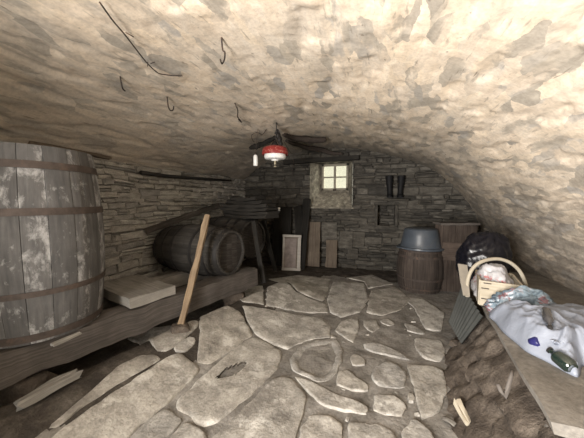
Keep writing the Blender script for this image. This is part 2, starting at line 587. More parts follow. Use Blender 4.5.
# ------------------------------------------------------------------ beam frame (used by ground too)
BA = Pz(0, 352, .47)
BB = Pz(205, 285, .47)
BD = (BB - BA); BD.z = 0; BD.normalize()
BP = Vector((BD.y, -BD.x, 0))         # horizontal, towards the room


def BW(s, p, z):
    """s along the timber, p towards the room, z height"""
    q = BA + BD * s + BP * p
    return Vector((q.x, q.y, z))


def sst(a, b, x):
    t = min(1, max(0, (x - a) / (b - a))); return t * t * (3 - 2 * t)


def ground(x, y):
    q = Vector((x, y, 0)) - Vector((BA.x, BA.y, 0))
    p = q.dot(BP)
    s = q.dot(BD)
    h = .17 * (1 - sst(.08, .75, p))
    if p < .06:
        h *= sst(-.12, .06, p) * .7 + .3
    h *= 1 - sst(2.6, 3.4, s)
    return h


def Pg(px, py, up=0.0):
    z = 0.0
    for _ in range(25):
        q = Pz(px, py, z + up)
        z = .5 * z + .5 * ground(q.x, q.y)
    return Pz(px, py, z + up)


# ------------------------------------------------------------------ floor
def make_floor():
    mb = MB()
    nx, ny = 260, 340
    us = np.linspace(-3.1, 2.05, nx); vs_ = np.linspace(-1.4, 5.5, ny)
    V = []
    for y in vs_:
        for x in us:
            z = ground(x, y) - .002
            z += .008 * mnoise.fractal(Vector((x * 7, y * 7, 0)), 1.0, 2.0, 5)
            if x > .8: z += .02 * mnoise.fractal(Vector((x * 3, y * 3, 0)), 1.0, 2.0, 5) * min(1, (x - .8) * 3)
            V.append((x, y, z))
    Fs = [(j * nx + i, j * nx + i + 1, (j + 1) * nx + i + 1, (j + 1) * nx + i) for j in range(ny - 1) for i in range(nx - 1)]
    mb.add(V, Fs, [(p[0], p[1]) for p in V])
    mb.mi = []
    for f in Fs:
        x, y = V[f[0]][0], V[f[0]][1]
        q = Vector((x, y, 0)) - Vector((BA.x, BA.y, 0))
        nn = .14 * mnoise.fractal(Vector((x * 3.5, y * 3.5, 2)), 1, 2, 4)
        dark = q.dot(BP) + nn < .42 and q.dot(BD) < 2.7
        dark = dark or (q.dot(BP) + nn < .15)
        dark = dark or y > VB - .75 + nn or x + nn * 1.4 > .62 + .13 * y  # darker ground colour near the timber, the back wall and the bench
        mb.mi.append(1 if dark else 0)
    fl = struct(mb.build('floor', [M['mud'], M['darkground']], smooth=True))
    pv = MB()
    stones = [
        [(200.8, 319), (209, 315.5), (216.4, 313), (233.2, 308.4), (241, 313.2), (247, 325), (253, 335), (233.2, 349), (208, 365), (197, 363), (199, 340)],
        [(242.5, 306), (261.9, 308), (302.7, 315), (322, 318), (330, 327), (330, 337.5), (317, 338.5), (298, 344), (288, 350), (279.9, 347), (255.7, 334.5), (249, 324)],
        [(223.6, 297), (233.2, 288), (263.1, 285.5), (264, 305), (242.7, 302), (228.4, 300.5)],
        [(266.7, 289), (276.3, 284), (295.5, 291.8), (326, 303.6), (328, 313), (302.7, 312.2), (266.6, 305.6)],
        [(268, 279), (297.9, 275), (331, 279), (325, 299), (322, 301), (297, 291), (279, 282.5)],
        [(175.5, 402.5), (203.2, 376.3), (218.6, 362), (243.3, 342), (255.6, 337), (270, 344), (282.4, 351), (279.5, 368), (255, 392), (227.9, 415.5), (212.5, 426), (203, 428), (178.6, 410)],
        [(201.2, 370), (192, 361), (178.6, 353.5), (169.3, 356.5), (138.5, 377), (100, 402), (58, 432), (40, 448), (50, 470), (105, 460), (135.4, 430), (166.2, 405), (178.6, 393)],
        [(160, 355), (161.5, 359), (135, 374.5), (110, 390), (80, 409), (57, 428), (46, 430), (75, 405), (95, 388), (120, 366), (138, 356)],
        [(174, 348.5), (181, 342), (189.4, 336.5), (195.5, 338), (195.5, 343.9), (184.7, 353), (176, 351.6)],
        [(127, 339.3), (138.5, 330.5), (175.5, 325.5), (200, 322.5), (196, 328.5), (178, 343.5), (166.2, 352.5), (157, 351.3), (138.5, 343.9)],
        [(131, 438), (138.5, 430.2), (154, 417), (167.8, 407.6), (183, 422), (166, 438), (130, 470), (108, 466)],
        [(168, 438), (186.3, 421.5), (201, 429), (207, 438), (196, 465), (140, 470)],
        [(212, 438), (231, 422.5), (249.5, 404), (271, 379.5), (286, 376.5), (292, 379.8), (307, 396.3), (304, 410), (299, 425), (290, 460), (215, 475), (200, 460)],
        [(289.4, 359.3), (298.5, 347), (317, 340.8), (335, 338.5), (343.7, 350), (342.5, 362.4), (335, 375.8), (326.2, 383), (317, 383), (299.5, 374.2), (292.5, 370.7)],
        [(293.9, 377), (303, 379), (320, 386.3), (335.5, 395.5), (357, 401.6), (367.4, 407.6), (367, 415.8), (344.7, 412.6), (320, 405), (309.3, 394.5)],
        [(337, 371.7), (346.3, 370), (357, 377.8), (369.4, 387), (369.4, 391.7), (351, 390.8), (335.5, 385.5)],
        [(371, 373.2), (375.6, 367), (387.9, 361), (400.2, 367), (405.6, 373.2), (405.6, 388), (394, 389), (378.7, 386.6), (371.4, 380.9)],
        [(372.5, 396.3), (387.9, 394.8), (401.8, 399.4), (406, 408.6), (401.8, 416), (384.8, 416.4), (374, 410.2)],
        [(349.4, 356.2), (357, 354), (364.8, 359.3), (364.8, 364.9), (352.5, 365.5)],
        [(361.7, 344.5), (375.6, 342.6), (391, 348.5), (403.3, 354.7), (410, 360.5), (384.8, 355.6), (366.3, 350)],
        [(406.8, 365.4), (428, 366), (443, 370.3), (447.5, 390), (440, 411.5), (421.8, 420.5), (415.8, 399)],
        [(414, 338), (440.3, 341), (446, 353), (440, 363.6), (424.9, 359), (415.6, 350)],
        [(347.8, 423), (375.6, 424.4), (395, 432.2), (402, 465), (345, 472)],
        [(307.7, 417), (329.3, 415.4), (342.6, 424.4), (340, 472), (292, 472), (300, 430)],
        [(401, 433.6), (412.5, 418.6), (434, 433.5), (446, 462), (407, 466)],
        [(406.4, 393), (413.6, 395.4), (413.6, 402.3), (408.4, 402.3)],
        [(363.6, 321), (375.6, 319.6), (379.6, 328.3), (372.5, 332.6), (365.2, 328.3)],
        [(379.2, 321), (386.3, 319), (395, 323.9), (391, 326.8), (382, 323.7)],
        [(334.5, 331), (341.7, 321.2), (358, 316.8), (359.4, 328.5), (353.5, 343.2), (346.3, 338.8)],
        [(327, 300), (333, 282), (364, 283), (369, 299), (360, 312.5), (341, 318), (330, 312)],
        [(371, 291), (395, 287), (412, 300), (400, 310.5), (381, 316), (366, 312.3)],
        [(404, 323.5), (412, 325.5), (426, 333.5), (419, 335), (407, 331)],
        [(400, 296), (425, 300), (445, 314), (441, 332), (425, 329), (414, 308)],
        [(345, 278), (372, 275), (394, 284), (368, 288.5), (364, 281.5)],
    ]
    for si, poly in enumerate(stones):
        pts = [Pg(x, y) for x, y in poly]
        c = sum(pts, Vector()) / len(pts)
        # resample
        out = []
        n = len(pts)
        for i in range(n):
            a, b2 = pts[i], pts[(i + 1) % n]
            k = max(1, int((b2 - a).length / .03))
            for q in range(k): out.append(a.lerp(b2, q / k))
        n = len(out)
        out = [(out[i - 1] + out[i] * 4 + out[(i + 1) % n]) / 6 for i in range(n)]
        sd = si * 11.3
        amp = .0075
        o2 = []
        for p in out:
            d = (p - c); d.z = 0; dl = max(.02, d.length); d /= dl
            o2.append(p + d * (amp * 2 * mnoise.fractal(Vector((p.x * 14, p.y * 14, sd)), 1, 2, 4)))
        out = o2
        top = .003 + .005 * random.random()
        tilt = Vector((random.uniform(-1, 1), random.uniform(-1, 1), 0)) * .004
        basin = si == 13
        V = []; dug = set()
        ringf = [(1.0, -.09), (1.0, -.004), (.985, .002), (.94, .005), (.87, .006)] + [(q / 100, .006) for q in range(80, 5, -8)]
        for fac, dz in ringf:
            for p in out:
                q = c + (p - c) * fac
                z = ground(q.x, q.y) + top + dz + tilt.dot(q - c)
                if fac < .95:
                    z += .006 * mnoise.fractal(Vector((q.x * 6, q.y * 6, sd)), 1, 2, 5)
                    if basin:
                        z -= .05 * (1 - sst(.40, .88, fac))
                        if fac < .62 + .12 * mnoise.noise(Vector((q.x * 9, q.y * 9, 3))): dug.add(len(V))
                    if si == 5:   # broken hollow in the split slab
                        hp = (q - Pg(232, 372)); hp.z = 0
                        along = (Pg(245, 366) - Pg(220, 378)); along.z = 0; al = along.length; along /= al
                        da = abs(hp.dot(along)) / (al * .5); dn = abs(hp.dot(Vector((-along.y, along.x, 0)))) / .042
                        dn += .25 * mnoise.noise(Vector((q.x * 25, q.y * 25, 1)))
                        if da * da + dn * dn < 1.0: z -= .085; dug.add(len(V))
                V.append(Vector((q.x, q.y, z)))
        V.append(Vector((c.x, c.y, ground(c.x, c.y) + top + .005 - (.05 if basin else 0))))
        if basin: dug.add(len(V) - 1)
        Fs = [(r * n + i, r * n + (i + 1) % n, (r + 1) * n + (i + 1) % n, (r + 1) * n + i) for r in range(len(ringf) - 1) for i in range(n)]
        l = (len(ringf) - 1) * n
        Fs += [(l + i, l + (i + 1) % n, len(V) - 1) for i in range(n)]
        k0 = len(pv.mi)
        pv.add(V, Fs, [(p.x, p.y) for p in V])
        for i, f in enumerate(Fs):
            if (all(v in dug for v in f) if basin else any(v in dug for v in f)): pv.mi[k0 + i] = 1 if basin else 2  # the split slab's hollow has its rim sides painted dark, as shade
    # small chinking stones between the slabs
    for k in range(70):
        px, py = random.uniform(215, 420), random.uniform(290, 436)
        if px > 340 or random.random() < .4:
            q = Pg(px, py)
            r = random.uniform(.006, .018)
            Mx = Matrix.Rotation(random.random() * 6, 3, 'Z')
            pv.box(q + Vector((0, 0, -.002)), r * 2.4, r * 1.6, r * .8, Mx, j=r * .5)
    pv.build('stone_paving', [M['flag'], M['mud'], M['darkground']], fl, smooth=True, autosm=40)


make_floor()


# ------------------------------------------------------------------ vault
def make_vault():
    mb = MB()
    ns = len(PR); nv = 340
    L = [0]
    for i in range(1, ns): L.append(L[-1] + (PR[i] - PR[i - 1]).length)
    V = []; UV = []
    for j in range(nv):
        v = VF - .1 + (VB + .25 - VF + .1) * j / (nv - 1)
        for i in range(ns):
            a = PR[max(0, i - 1)]; b = PR[min(ns - 1, i + 1)]
            t = (b - a).normalized(); n = Vector((t.y, 0, -t.x))    # into the room
            s = L[i]
            d = .045 * mnoise.noise(Vector((s * 1.0, v * .8, 3)))
            d += .009 * mnoise.fractal(Vector((s * 5.5, v * 1.9, 0)), 1.0, 2.0, 4)
            k = mnoise.noise(Vector((s * 8, v * 2.3, 7)))
            d += -.013 * sst(.22, .30, k)
            k = mnoise.noise(Vector((s * 17, v * 4, 17)))
            d += -.007 * sst(.25, .36, k)
            d += .004 * mnoise.noise(Vector((s * 30, v * 14, 5)))
            V.append(Vector((PR[i].x, v, PR[i].y)) + n * (d - .012)); UV.append((s, v))
    Fs = [(j * ns + i, j * ns + i + 1, (j + 1) * ns + i + 1, (j + 1) * ns + i) for j in range(nv - 1) for i in range(ns - 1)]
    mb.add(V, Fs, UV)
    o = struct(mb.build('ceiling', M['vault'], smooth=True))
    sm = o.modifiers.new('thick', 'SOLIDIFY'); sm.thickness = .2
    # thickness must grow away from the room
    n0 = o.data.polygons[len(o.data.polygons) // 2].normal
    sm.offset = 1.0 if n0.z > 0 else -1.0


make_vault()


# ------------------------------------------------------------------ stone walls
def courses(mb, a0, a1, z0, z1, to_world, holes=(), hmin=.035, hmax=.10, lmin=.10, lmax=.42, dmin=.02, dmax=.055, gap=.010, top=None):
    z = z0
    row = 0
    while z < z1:
        h = random.uniform(hmin, hmax)
        if random.random() < .2: h *= 1.4
        a = a0 - random.random() * .2
        while a < a1:
            l = random.uniform(lmin, lmax) * (.6 + h / hmax * .6)
            b = min(a + l, a1 + .05)
            aa, bb = a, b
            a = b
            zc = z + h / 2
            parts = [(aa, bb)]
            for (h0, h1, g0, g1) in holes:
                if zc > g0 - .01 and zc < g1 + .01:
                    np_ = []
                    for (x0, x1) in parts:
                        if x1 <= h0 or x0 >= h1: np_.append((x0, x1)); continue
                        if x0 < h0: np_.append((x0, h0))
                        if x1 > h1: np_.append((h1, x1))
                    parts = np_
            for (x0, x1) in parts:
                if x1 - x0 < .025: continue
                if top and z > top((x0 + x1) / 2): continue
                rows = [(z, z + h)]
                if h > hmax * .8 and random.random() < .25: rows = [(z, z + h * .45), (z + h * .45, z + h)]
                for (y0, y1) in rows:
                    dd = random.uniform(dmin, dmax)
                    g = gap * random.uniform(.4, 1.5)
                    wob = lambda x: .030 * mnoise.noise(Vector((x * 2.0, row * .35, z0))) + .012 * mnoise.noise(Vector((x * 7, row * .8, 3)))
                    q = []
                    k = .35
                    for (inset, d) in ((0, -.06), (0, dd * k), (.012, dd)):
                        for (x, y) in ((x0 + g / 2 + inset, y0 + g / 2 + inset * .7), (x1 - g / 2 - inset, y0 + g / 2 + inset * .7), (x1 - g / 2 - inset, y1 - g / 2 - inset * .7), (x0 + g / 2 + inset, y1 - g / 2 - inset * .7)):
                            jx = random.uniform(-1, 1) * min(.016, (x1 - x0) * .12); jy = random.uniform(-1, 1) * min(.014, (y1 - y0) * .2)
                            q.append(to_world(x + jx, y + jy + wob(x), d + random.uniform(-.006, .006)))
                    f = [(8, 9, 10, 11)]
                    for r in (0, 1):
                        for c in range(4):
                            f.append((r * 4 + c, r * 4 + (c + 1) % 4, r * 4 + 4 + (c + 1) % 4, r * 4 + 4 + c))
                    mb.add(q, f)
        z += h
        row += 1


# left wall
def left_wall():
    mb = MB()
    mb.box((UL - .15, (VF + VB) / 2, .9), .30, VB - VF + .6, 2.1)
    w = struct(mb.build('wall_left', M['leftmortar']))
    st = MB()
    courses(st, VF, VB + .05, -.02, 1.78, lambda a, z, d: Vector((UL + d, a, z)), hmin=.03, hmax=.085, lmin=.09, lmax=.36, dmin=.012, dmax=.04, gap=.009)
    st.build('stone_courses', M['leftstone'], w)


left_wall()

# window rectangles
wa = Pv(310, 207, VB); wb = Pv(353, 161, VB)
WO = (wa.x, wb.x, wa.z, wb.z)
sa = Pv(322, 190.5, VB + .34); sb = Pv(348.8, 163.5, VB + .34)
SA = (sa.x, sb.x, sa.z, sb.z)
na = Pv(377.5, 226, VB); nb = Pv(395, 205, VB)
NI = (na.x, nb.x, na.z, nb.z)


def back_wall():
    mb = MB()
    th = .5
    xs = sorted([-3.1, WO[0], WO[1], NI[0], NI[1], 2.2])
    zs = sorted([-.1, NI[2], NI[3], WO[2], WO[3], 2.75])
    for i in range(len(xs) - 1):
        for k in range(len(zs) - 1):
            cx, cz = (xs[i] + xs[i + 1]) / 2, (zs[k] + zs[k + 1]) / 2
            if WO[0] < cx < WO[1] and WO[2] < cz < WO[3]: continue
            if NI[0] < cx < NI[1] and NI[2] < cz < NI[3]:
                mb.box((cx, VB + .36, cz), xs[i + 1] - xs[i], .2, zs[k + 1] - zs[k]); continue
            mb.box((cx, VB + th / 2, cz), xs[i + 1] - xs[i], th, zs[k + 1] - zs[k])
    w = struct(mb.build('wall_back', M['mortar']))
    st = MB()
    courses(st, UL, 1.95, -.02, 2.5, lambda a, z, d: Vector((a, VB - d, z)), holes=[(WO[0], WO[1], WO[2], WO[3]), (NI[0], NI[1], NI[2], NI[3])],
            hmin=.03, hmax=.115, lmin=.09, lmax=.40, dmin=.012, dmax=.055, gap=.012, top=lambda x: ceil_z(x) + .12)
    # rough stones inside the little recess
    courses(st, NI[0], NI[1], NI[2], NI[3], lambda a, z, d: Vector((a, VB + .26 - d, z)), hmin=.05, hmax=.09, lmin=.1, lmax=.2)
    # dressed stones low down
    for (x0, y0, x1, y1) in ((340, 231, 353, 247), (353.5, 232, 365, 246), (322, 222, 337, 238), (331, 240, 341, 247), (348, 248, 358, 258)):
        p = Pv((x0 + x1) / 2, (y0 + y1) / 2, VB); q0 = Pv(x0, y1, VB); q1 = Pv(x1, y0, VB)
        st.box((p.x, VB - .03, p.z), q1.x - q0.x, .10, q1.z - q0.z, j=.012)
    st.build('stone_courses', M['backstone'], w)
    # dark stone slabs framing the recess
    fr = MB()
    for (c, sx, sz) in ((((NI[0] + NI[1]) / 2, VB - .02, NI[3] + .03), NI[1] - NI[0] + .14, .05), (((NI[0] + NI[1]) / 2, VB - .02, NI[2] - .03), NI[1] - NI[0] + .12, .05),
                        ((NI[0] - .025, VB - .02, (NI[2] + NI[3]) / 2), .05, NI[3] - NI[2]), ((NI[1] + .025, VB - .02, (NI[2] + NI[3]) / 2), .05, NI[3] - NI[2])):
        fr.box(c, sx, .1, sz, j=.006)
    fr.build('recess_frame', M['mortar'], w, bevel=.008)
    # slab ledge the boots stand on
    ld = MB(); a = Pv(383, 198.5, VB); b = Pv(408, 201.5, VB)
    ld.box(((a.x + b.x) / 2, VB - .09, (a.z + b.z) / 2), b.x - a.x, .24, .045, j=.01)
    ld.build('stone_ledge', M['backstone'], w, bevel=.008)


back_wall()


def front_wall():
    mb = MB()
    d0, d1, dh = -1.75, -.35, 2.0
    mb.box(((-3.1 + d0) / 2, VF - .15, 1.3), d0 + 3.1, .3, 2.8)
    mb.box(((d1 + 2.2) / 2, VF - .15, 1.3), 2.2 - d1, .3, 2.8)
    mb.box(((d0 + d1) / 2, VF - .15, (dh + 2.7) / 2), d1 - d0, .3, 2.7 - dh)
    struct(mb.build('wall_front', M['front']))
    st = MB()
    st.box(((d0 + d1) / 2, VF - 1.3, -.06), 3.0, 2.2, .1)
    struct(st.build('trim_1', M['step']))


front_wall()


# ------------------------------------------------------------------ window
def window():
    w = bpy.data.objects.new('window_1', None); COL.objects.link(w)
    c = Vector(((SA[0] + SA[1]) / 2, VB + .34, SA[2])); w.location = c; WORLD['window_1'] = c; struct(w)
    v0, v1 = VB - .025, VB + .34
    mb = MB()
    O = [Vector((WO[0], v0, WO[2])), Vector((WO[1], v0, WO[2])), Vector((WO[1], v0, WO[3])), Vector((WO[0], v0, WO[3]))]
    I = [Vector((SA[0], v1, SA[2])), Vector((SA[1], v1, SA[2])), Vector((SA[1], v1, SA[3])), Vector((SA[0], v1, SA[3]))]
    n = 9
    for k in range(4):
        V = []
        for i in range(n + 1):
            for j in range(n + 1):
                p = O[k].lerp(O[(k + 1) % 4], i / n).lerp(I[k].lerp(I[(k + 1) % 4], i / n), j / n)
                if 0 < i < n and 0 < j < n:
                    p += Vector((.012, .012, .012)) * mnoise.noise(p * 9)
                V.append(p)
        mb.add(V, [(i * (n + 1) + j, (i + 1) * (n + 1) + j, (i + 1) * (n + 1) + j + 1, i * (n + 1) + j + 1) for i in range(n) for j in range(n)])
    mb.build('window_reveal', M['plaster'], w, smooth=True, autosm=50)
    fr = MB()
    x0, x1, z0, z1 = SA; y = v1 - .01
    t = .045
    fr.box(((x0 + x1) / 2, y, z0 + t / 2), x1 - x0, .06, t); fr.box(((x0 + x1) / 2, y, z1 - t / 2), x1 - x0, .06, t)
    fr.box((x0 + t / 2, y, (z0 + z1) / 2), t, .06, z1 - z0); fr.box((x1 - t / 2, y, (z0 + z1) / 2), t, .06, z1 - z0)
    fr.build('window_frame', M['sash'], w, bevel=.004)
    br = MB()
    br.box(((x0 + x1) / 2, y - .004, (z0 + z1) / 2), .05, .05, z1 - z0 - .06)
    br.box(((x0 + x1) / 2, y, z0 + (z1 - z0) * .5), x1 - x0 - .06, .035, .028)
    br.build('window_bars', M['sash'], w, bevel=.003)
    g = MB(); g.box(((x0 + x1) / 2, y + .012, (z0 + z1) / 2), x1 - x0 - .05, .004, z1 - z0 - .05)
    g.build('window_panes', M['pane'], w)
    # thin edge of limewash round the opening, the front sill line
    e = MB()
    e.box(((WO[0] + WO[1]) / 2, VB - .04, WO[2] - .012), WO[1] - WO[0] + .06, .07, .028, j=.004)
    e.build('window_sill', M['plaster'], w, bevel=.006)
    # splintered latch on the sash bottom
    k = MB(); k.box(((x0 + x1) / 2, y - .05, z0 + .01), .07, .03, .04, j=.006); k.build('latch', M['iron'], w)


window()

# timber lintel over the window
mb = MB()
a = Pv(284, 162.5, VB - .09); b = Pv(359, 157.5, VB - .09)
mb.board(a, b, .12, .085, (0, 1, 0), 14, .007)
solo(mb, 'timber_lintel', M['black'], 'black timber lintel lying across the top of the small window', 'beam', smooth=True, autosm=40)


# ------------------------------------------------------------------ barrels
def barrel(name, label, base, axis, L, r_end, r_mid, nst, hoops, mstave, mhead, mhoop, seed, asym=0.0, hw=.038, group=None, croze=.04, bung=True):
    """base: centre of one end; axis: unit direction"""
    random.seed(seed)
    axis = Vector(axis).normalized()
    t = thing(name, label, 'barrel', base, group)
    Q = axis.to_track_quat('Z', 'Y').to_matrix().to_4x4()
    Mx = Matrix.Translation(base) @ Q

    def rad(z):
        q = 2 * z / L - 1
        return r_mid - (r_mid - r_end) * abs(q) ** 2.0
    st = MB()
    a = 0
    ws = [random.uniform(.75, 1.25) for _ in range(nst)]; tot = sum(ws)
    for k in range(nst):
        da = ws[k] / tot * 2 * math.pi
        g = .004
        off = random.uniform(-.003, .003)
        V = []; U = []
        nz_, na = 22, 4
        for i in range(nz_ + 1):
            z = L * i / nz_
            for layer in (0, 1):
                for q in range(na + 1):
                    th = a + g + (da - 2 * g) * q / na
                    r = rad(z) + off - (.022 if layer else 0) - (.002 if q in (0, na) else 0)
                    r += .0025 * mnoise.noise(Vector((k * 3.1, q, z * 7)))
                    V.append(Mx @ Vector((r * math.cos(th), r * math.sin(th), z))); U.append((z + k * 1.37, th * r_mid + k * .71))
        w = 2 * (na + 1)
        Fs = []
        for i in range(nz_):
            for q in range(na):
                Fs.append((i * w + q, i * w + q + 1, (i + 1) * w + q + 1, (i + 1) * w + q))
                o = na + 1
                Fs.append((i * w + o + q, (i + 1) * w + o + q, (i + 1) * w + o + q + 1, i * w + o + q + 1))
            for q in (0, na):
                Fs.append((i * w + q, (i + 1) * w + q, (i + 1) * w + na + 1 + q, i * w + na + 1 + q))
        for i in (0, nz_):
            for q in range(na):
                Fs.append((i * w + q, i * w + q + 1, i * w + na + 1 + q + 1, i * w + na + 1 + q))
        st.add(V, Fs, U)
        a += da
    st.build('staves', mstave, t, smooth=True, autosm=35)
    for (hz, hwid) in hoops:
        h = MB()
        z0, z1 = hz - hwid / 2, hz + hwid / 2
        pr = [(rad(z0) + .0005, z0), (rad(z0) + .006, z0), (rad(z1) + .006, z1), (rad(z1) + .0005, z1)]
        h.lathe(pr + [pr[0]], 56, Mx)
        h.build('hoop', mhoop, t, smooth=True, autosm=40)
    for (z, sgn) in ((croze, -1), (L - croze, 1)):
        hd = MB()
        r = rad(z) - .02
        nb = 5
        wv = 2 * r / nb
        for k in range(nb):
            x0 = -r + k * wv + .0015; x1 = x0 + wv - .003
            ns = 12
            V = []
            for lay in (0, 1):
                zz = z + (.018 if lay else 0) * -sgn
                for i in range(ns + 1):
                    x = x0 + (x1 - x0) * i / ns
                    y = math.sqrt(max(0, r * r - x * x))
                    V += [Mx @ Vector((x, -y, zz)), Mx @ Vector((x, y, zz))]
            m2 = 2 * (ns + 1)
            Fs = []
            for lay in (0, 1):
                for i in range(ns):
                    o = lay * m2 + i * 2
                    Fs.append((o, o + 1, o + 3, o + 2))
            for i in range(ns):
                Fs.append((i * 2, i * 2 + 2, m2 + i * 2 + 2, m2 + i * 2)); Fs.append((i * 2 + 1, i * 2 + 3, m2 + i * 2 + 3, m2 + i * 2 + 1))
            Fs.append((0, 1, m2 + 1, m2)); Fs.append((m2 - 2, m2 - 1, 2 * m2 - 1, 2 * m2 - 2))
            U = [(p.y + k, (p.x + p.z) + k) for p in V]
            hd.add(V, Fs, U)
        hd.build('head', mhead, t)
    if bung:
        bg = MB()
        bg.tube([Mx @ Vector((0, -(r_mid + .012), L / 2)), Mx @ Vector((0, -(r_mid - .03), L / 2))], [.026, .022], 14)
        bg.build('bung', M['stick'], t)
    return t


# front timber, rear timber
mb = MB()
mb.board(BW(-.35, -.10, .35), BW(2.25, -.10, .35), .20, .235, BP, 40, .013)
solo(mb, 'timber_beam', M['beam'], 'long weathered timber at floor level carrying the fronts of the barrels', 'beam', smooth=True, autosm=40)
mb = MB()
mb.board(BW(.12, -.66, .39), BW(2.45, -.66, .39), .14, .16, BP, 22, .006)
solo(mb, 'timber_beam', M['greyboard'], 'thinner pale timber behind the barrels, close to the left wall', 'beam', smooth=True, autosm=40)

# props under the timbers
def rock(mb, c, sx, sy, sz, seed, sub=3, rot=0.0, amp=.16):
    bm = bmesh.new(); bmesh.ops.create_icosphere(bm, subdivisions=sub, radius=1)
    Rm = Matrix.Rotation(rot, 3, 'Z')
    vs = []
    for v in bm.verts:
        p = v.co.copy()
        m = max(abs(p.x), abs(p.y), abs(p.z))
        p = p.lerp(p / m, .62) * .8
        p *= 1 + amp * mnoise.fractal(p * 1.6 + Vector((seed * 7.7, 0, 0)), 1, 2, 4)
        vs.append(Vector(c) + Rm @ Vector((p.x * sx, p.y * sy, p.z * sz)))
    bm.verts.index_update()
    fs = [tuple(v.index for v in f.verts) for f in bm.faces]
    bm.free()
    mb.add(vs, fs)


for s, p, h, lab in ((.12, -.11, .23, 'squat prop stone under the big upright barrel end of the timber'), (1.95, -.11, .23, 'dark prop stone under the far end of the barrel timber')):
    mb = MB(); rock(mb, BW(s, p, h / 2 + .01), .17, .11, h / 2 + .01, s * 5, rot=.3)
    solo(mb, 'prop_stone', M['rubble'], lab, 'stone', smooth=True, autosm=40)
for s in (.3, 2.0):
    mb = MB(); rock(mb, BW(s, -.66, .16), .13, .09, .17, s * 3 + 1, rot=1.2)
    solo(mb, 'prop_stone', M['rubble'], 'prop stone hidden beneath the pale timber by the left wall, ' + ('behind the upright barrel' if s < 1 else 'behind the farther lying barrel'), 'stone', smooth=True, autosm=40)

# 1 big upright barrel
RB = .382
B1 = BW(.31, -.345, .47)
B1.x = max(B1.x, UL + .06 + RB) + .055
B1.y -= .08
barrel('upright_barrel', 'tall upright barrel with white flaking patches on its staves at the left edge', B1, (0, 0, 1), 1.21, .335, RB, 20,
       [(.04, .045), (.315, .035), (.81, .045), (1.09, .045)], M['oldpaint'], M['headoak'], M['hoop'], 11, bung=False)
# 2, 3 lying barrels
H1 = P(220.5, 256, 2.93)
sH = (H1 - BA).dot(BD)
AX1 = (Matrix.Rotation(R_(9), 3, 'Z') @ BP)
b1e = BW(sH, -.05, .47 + .262)
barrel('lying_barrel', 'nearer lying barrel with the tan stick leaning on it, its head facing the room', b1e - AX1 * 1.02, AX1, 1.02, .258, .315, 20,
       [(.03, .045), (.19, .035), (.36, .035), (.66, .035), (.83, .035), (.985, .045)], M['darkoak'], M['headoak'], M['blackiron'], 12, group='lying barrels')
H2 = P(250, 241, 3.62)
sH2 = (H2 - BA).dot(BD)
b2e = BW(max(sH2, sH + .68), -.33, .47 + .31)
barrel('lying_barrel', 'farther lying barrel half hidden behind the first, under the pile of dark boards', b2e - BP * .95, BP, .95, .27, .32, 20,
       [(.03, .04), (.18, .035), (.33, .035), (.62, .035), (.77, .035), (.92, .04)], M['darkoak'], M['headoak'], M['blackiron'], 13, group='lying barrels')
random.seed(21)

# thick board across the timbers
mb = MB()
K = Pz(134, 305, .56); sk = (K - BA).dot(BD)
mb.board(BW(sk + .24, .0, .515), BW(sk + .24, -.68, .515), .40, .085, BD, 10, .006, endj=.01)
solo(mb, 'thick_board', M['greyboard'], 'thick grey board lying across the timbers between upright and lying barrels', 'board', smooth=True, autosm=40)

# tan stick
mb = MB()
sb_ = P(181, 325, 2.06); stp = P(207.5, 215, 2.56)
mb.board(sb_, stp, .055, .032, (1, .3, 0), 16, .005, bow=.012)
solo(mb, 'wooden_stick', M['stick'], 'tan rough wooden stick standing on the floor and leaning against the nearer lying barrel', 'stick', smooth=True, autosm=40)

mb = MB(); q = P(180, 326, 2.06); rock(mb, (q.x, q.y, sb_.z / 2 + .05), .10, .09, sb_.z / 2 - .02, 9, rot=.8, amp=.1)
solo(mb, 'footing_stone', M['rubble'], 'low dark stone under the foot of the tan leaning stick', 'stone', smooth=True, autosm=40)

# pole behind barrels along the left wall
mb = MB()
pa = Pu(146, 231, UL + .10); pb = Pu(219, 205, UL + .10)
mb.board(pa, pb, .075, .035, (0, 0, 1), 16, .005)
solo(mb, 'long_board', M['beam'], 'long grey board slanting along the left stone wall above the lying barrels', 'board', smooth=True, autosm=40)

# weathered scrap in front of the timber
mb = MB()
p0 = Pg(18, 405, .05); p1 = Pg(79, 373, .05)
mb.board(p0, p1, .065, .05, BP, 10, .009, endj=.02)
solo(mb, 'scrap_board', M['greyboard'], 'short pale scrap board lying below the upright barrel in the front left corner', 'board', smooth=True, autosm=40)

mb = MB()
q0 = Pz(52, 345, .478); q1 = Pz(80, 333, .478)
mb.board(q0, q1, .035, .012, BP, 6, .003)
solo(mb, 'thin_slat', M['greyboard'], 'thin pale slat lying on the timber against the foot of the upright barrel', 'slat', smooth=True, autosm=40)

# lath on the wall ledge behind upright barrel, iron bar on the wall
mb = MB()
mb.board(Pu(28, 142.5, UL + .06), Pu(110, 158, UL + .06), .06, .03, (1, 0, 0), 12, .006)
solo(mb, 'wooden_lath', M['brownboard'], 'brown wooden lath on the wall ledge behind the upright barrel', 'lath', smooth=True, autosm=40)
mb = MB()
pts = [Pu(141, 172.5, UL + .08), Pu(165, 176, UL + .07), Pu(200, 178.6, UL + .07), Pu(231, 180.6, UL + .07)]
mb.tube(pts, [.026, .026, .022, .018], 8)
solo(mb, 'iron_bar', M['blackiron'], 'long black iron bar along the top of the left stone wall', 'bar', smooth=True)

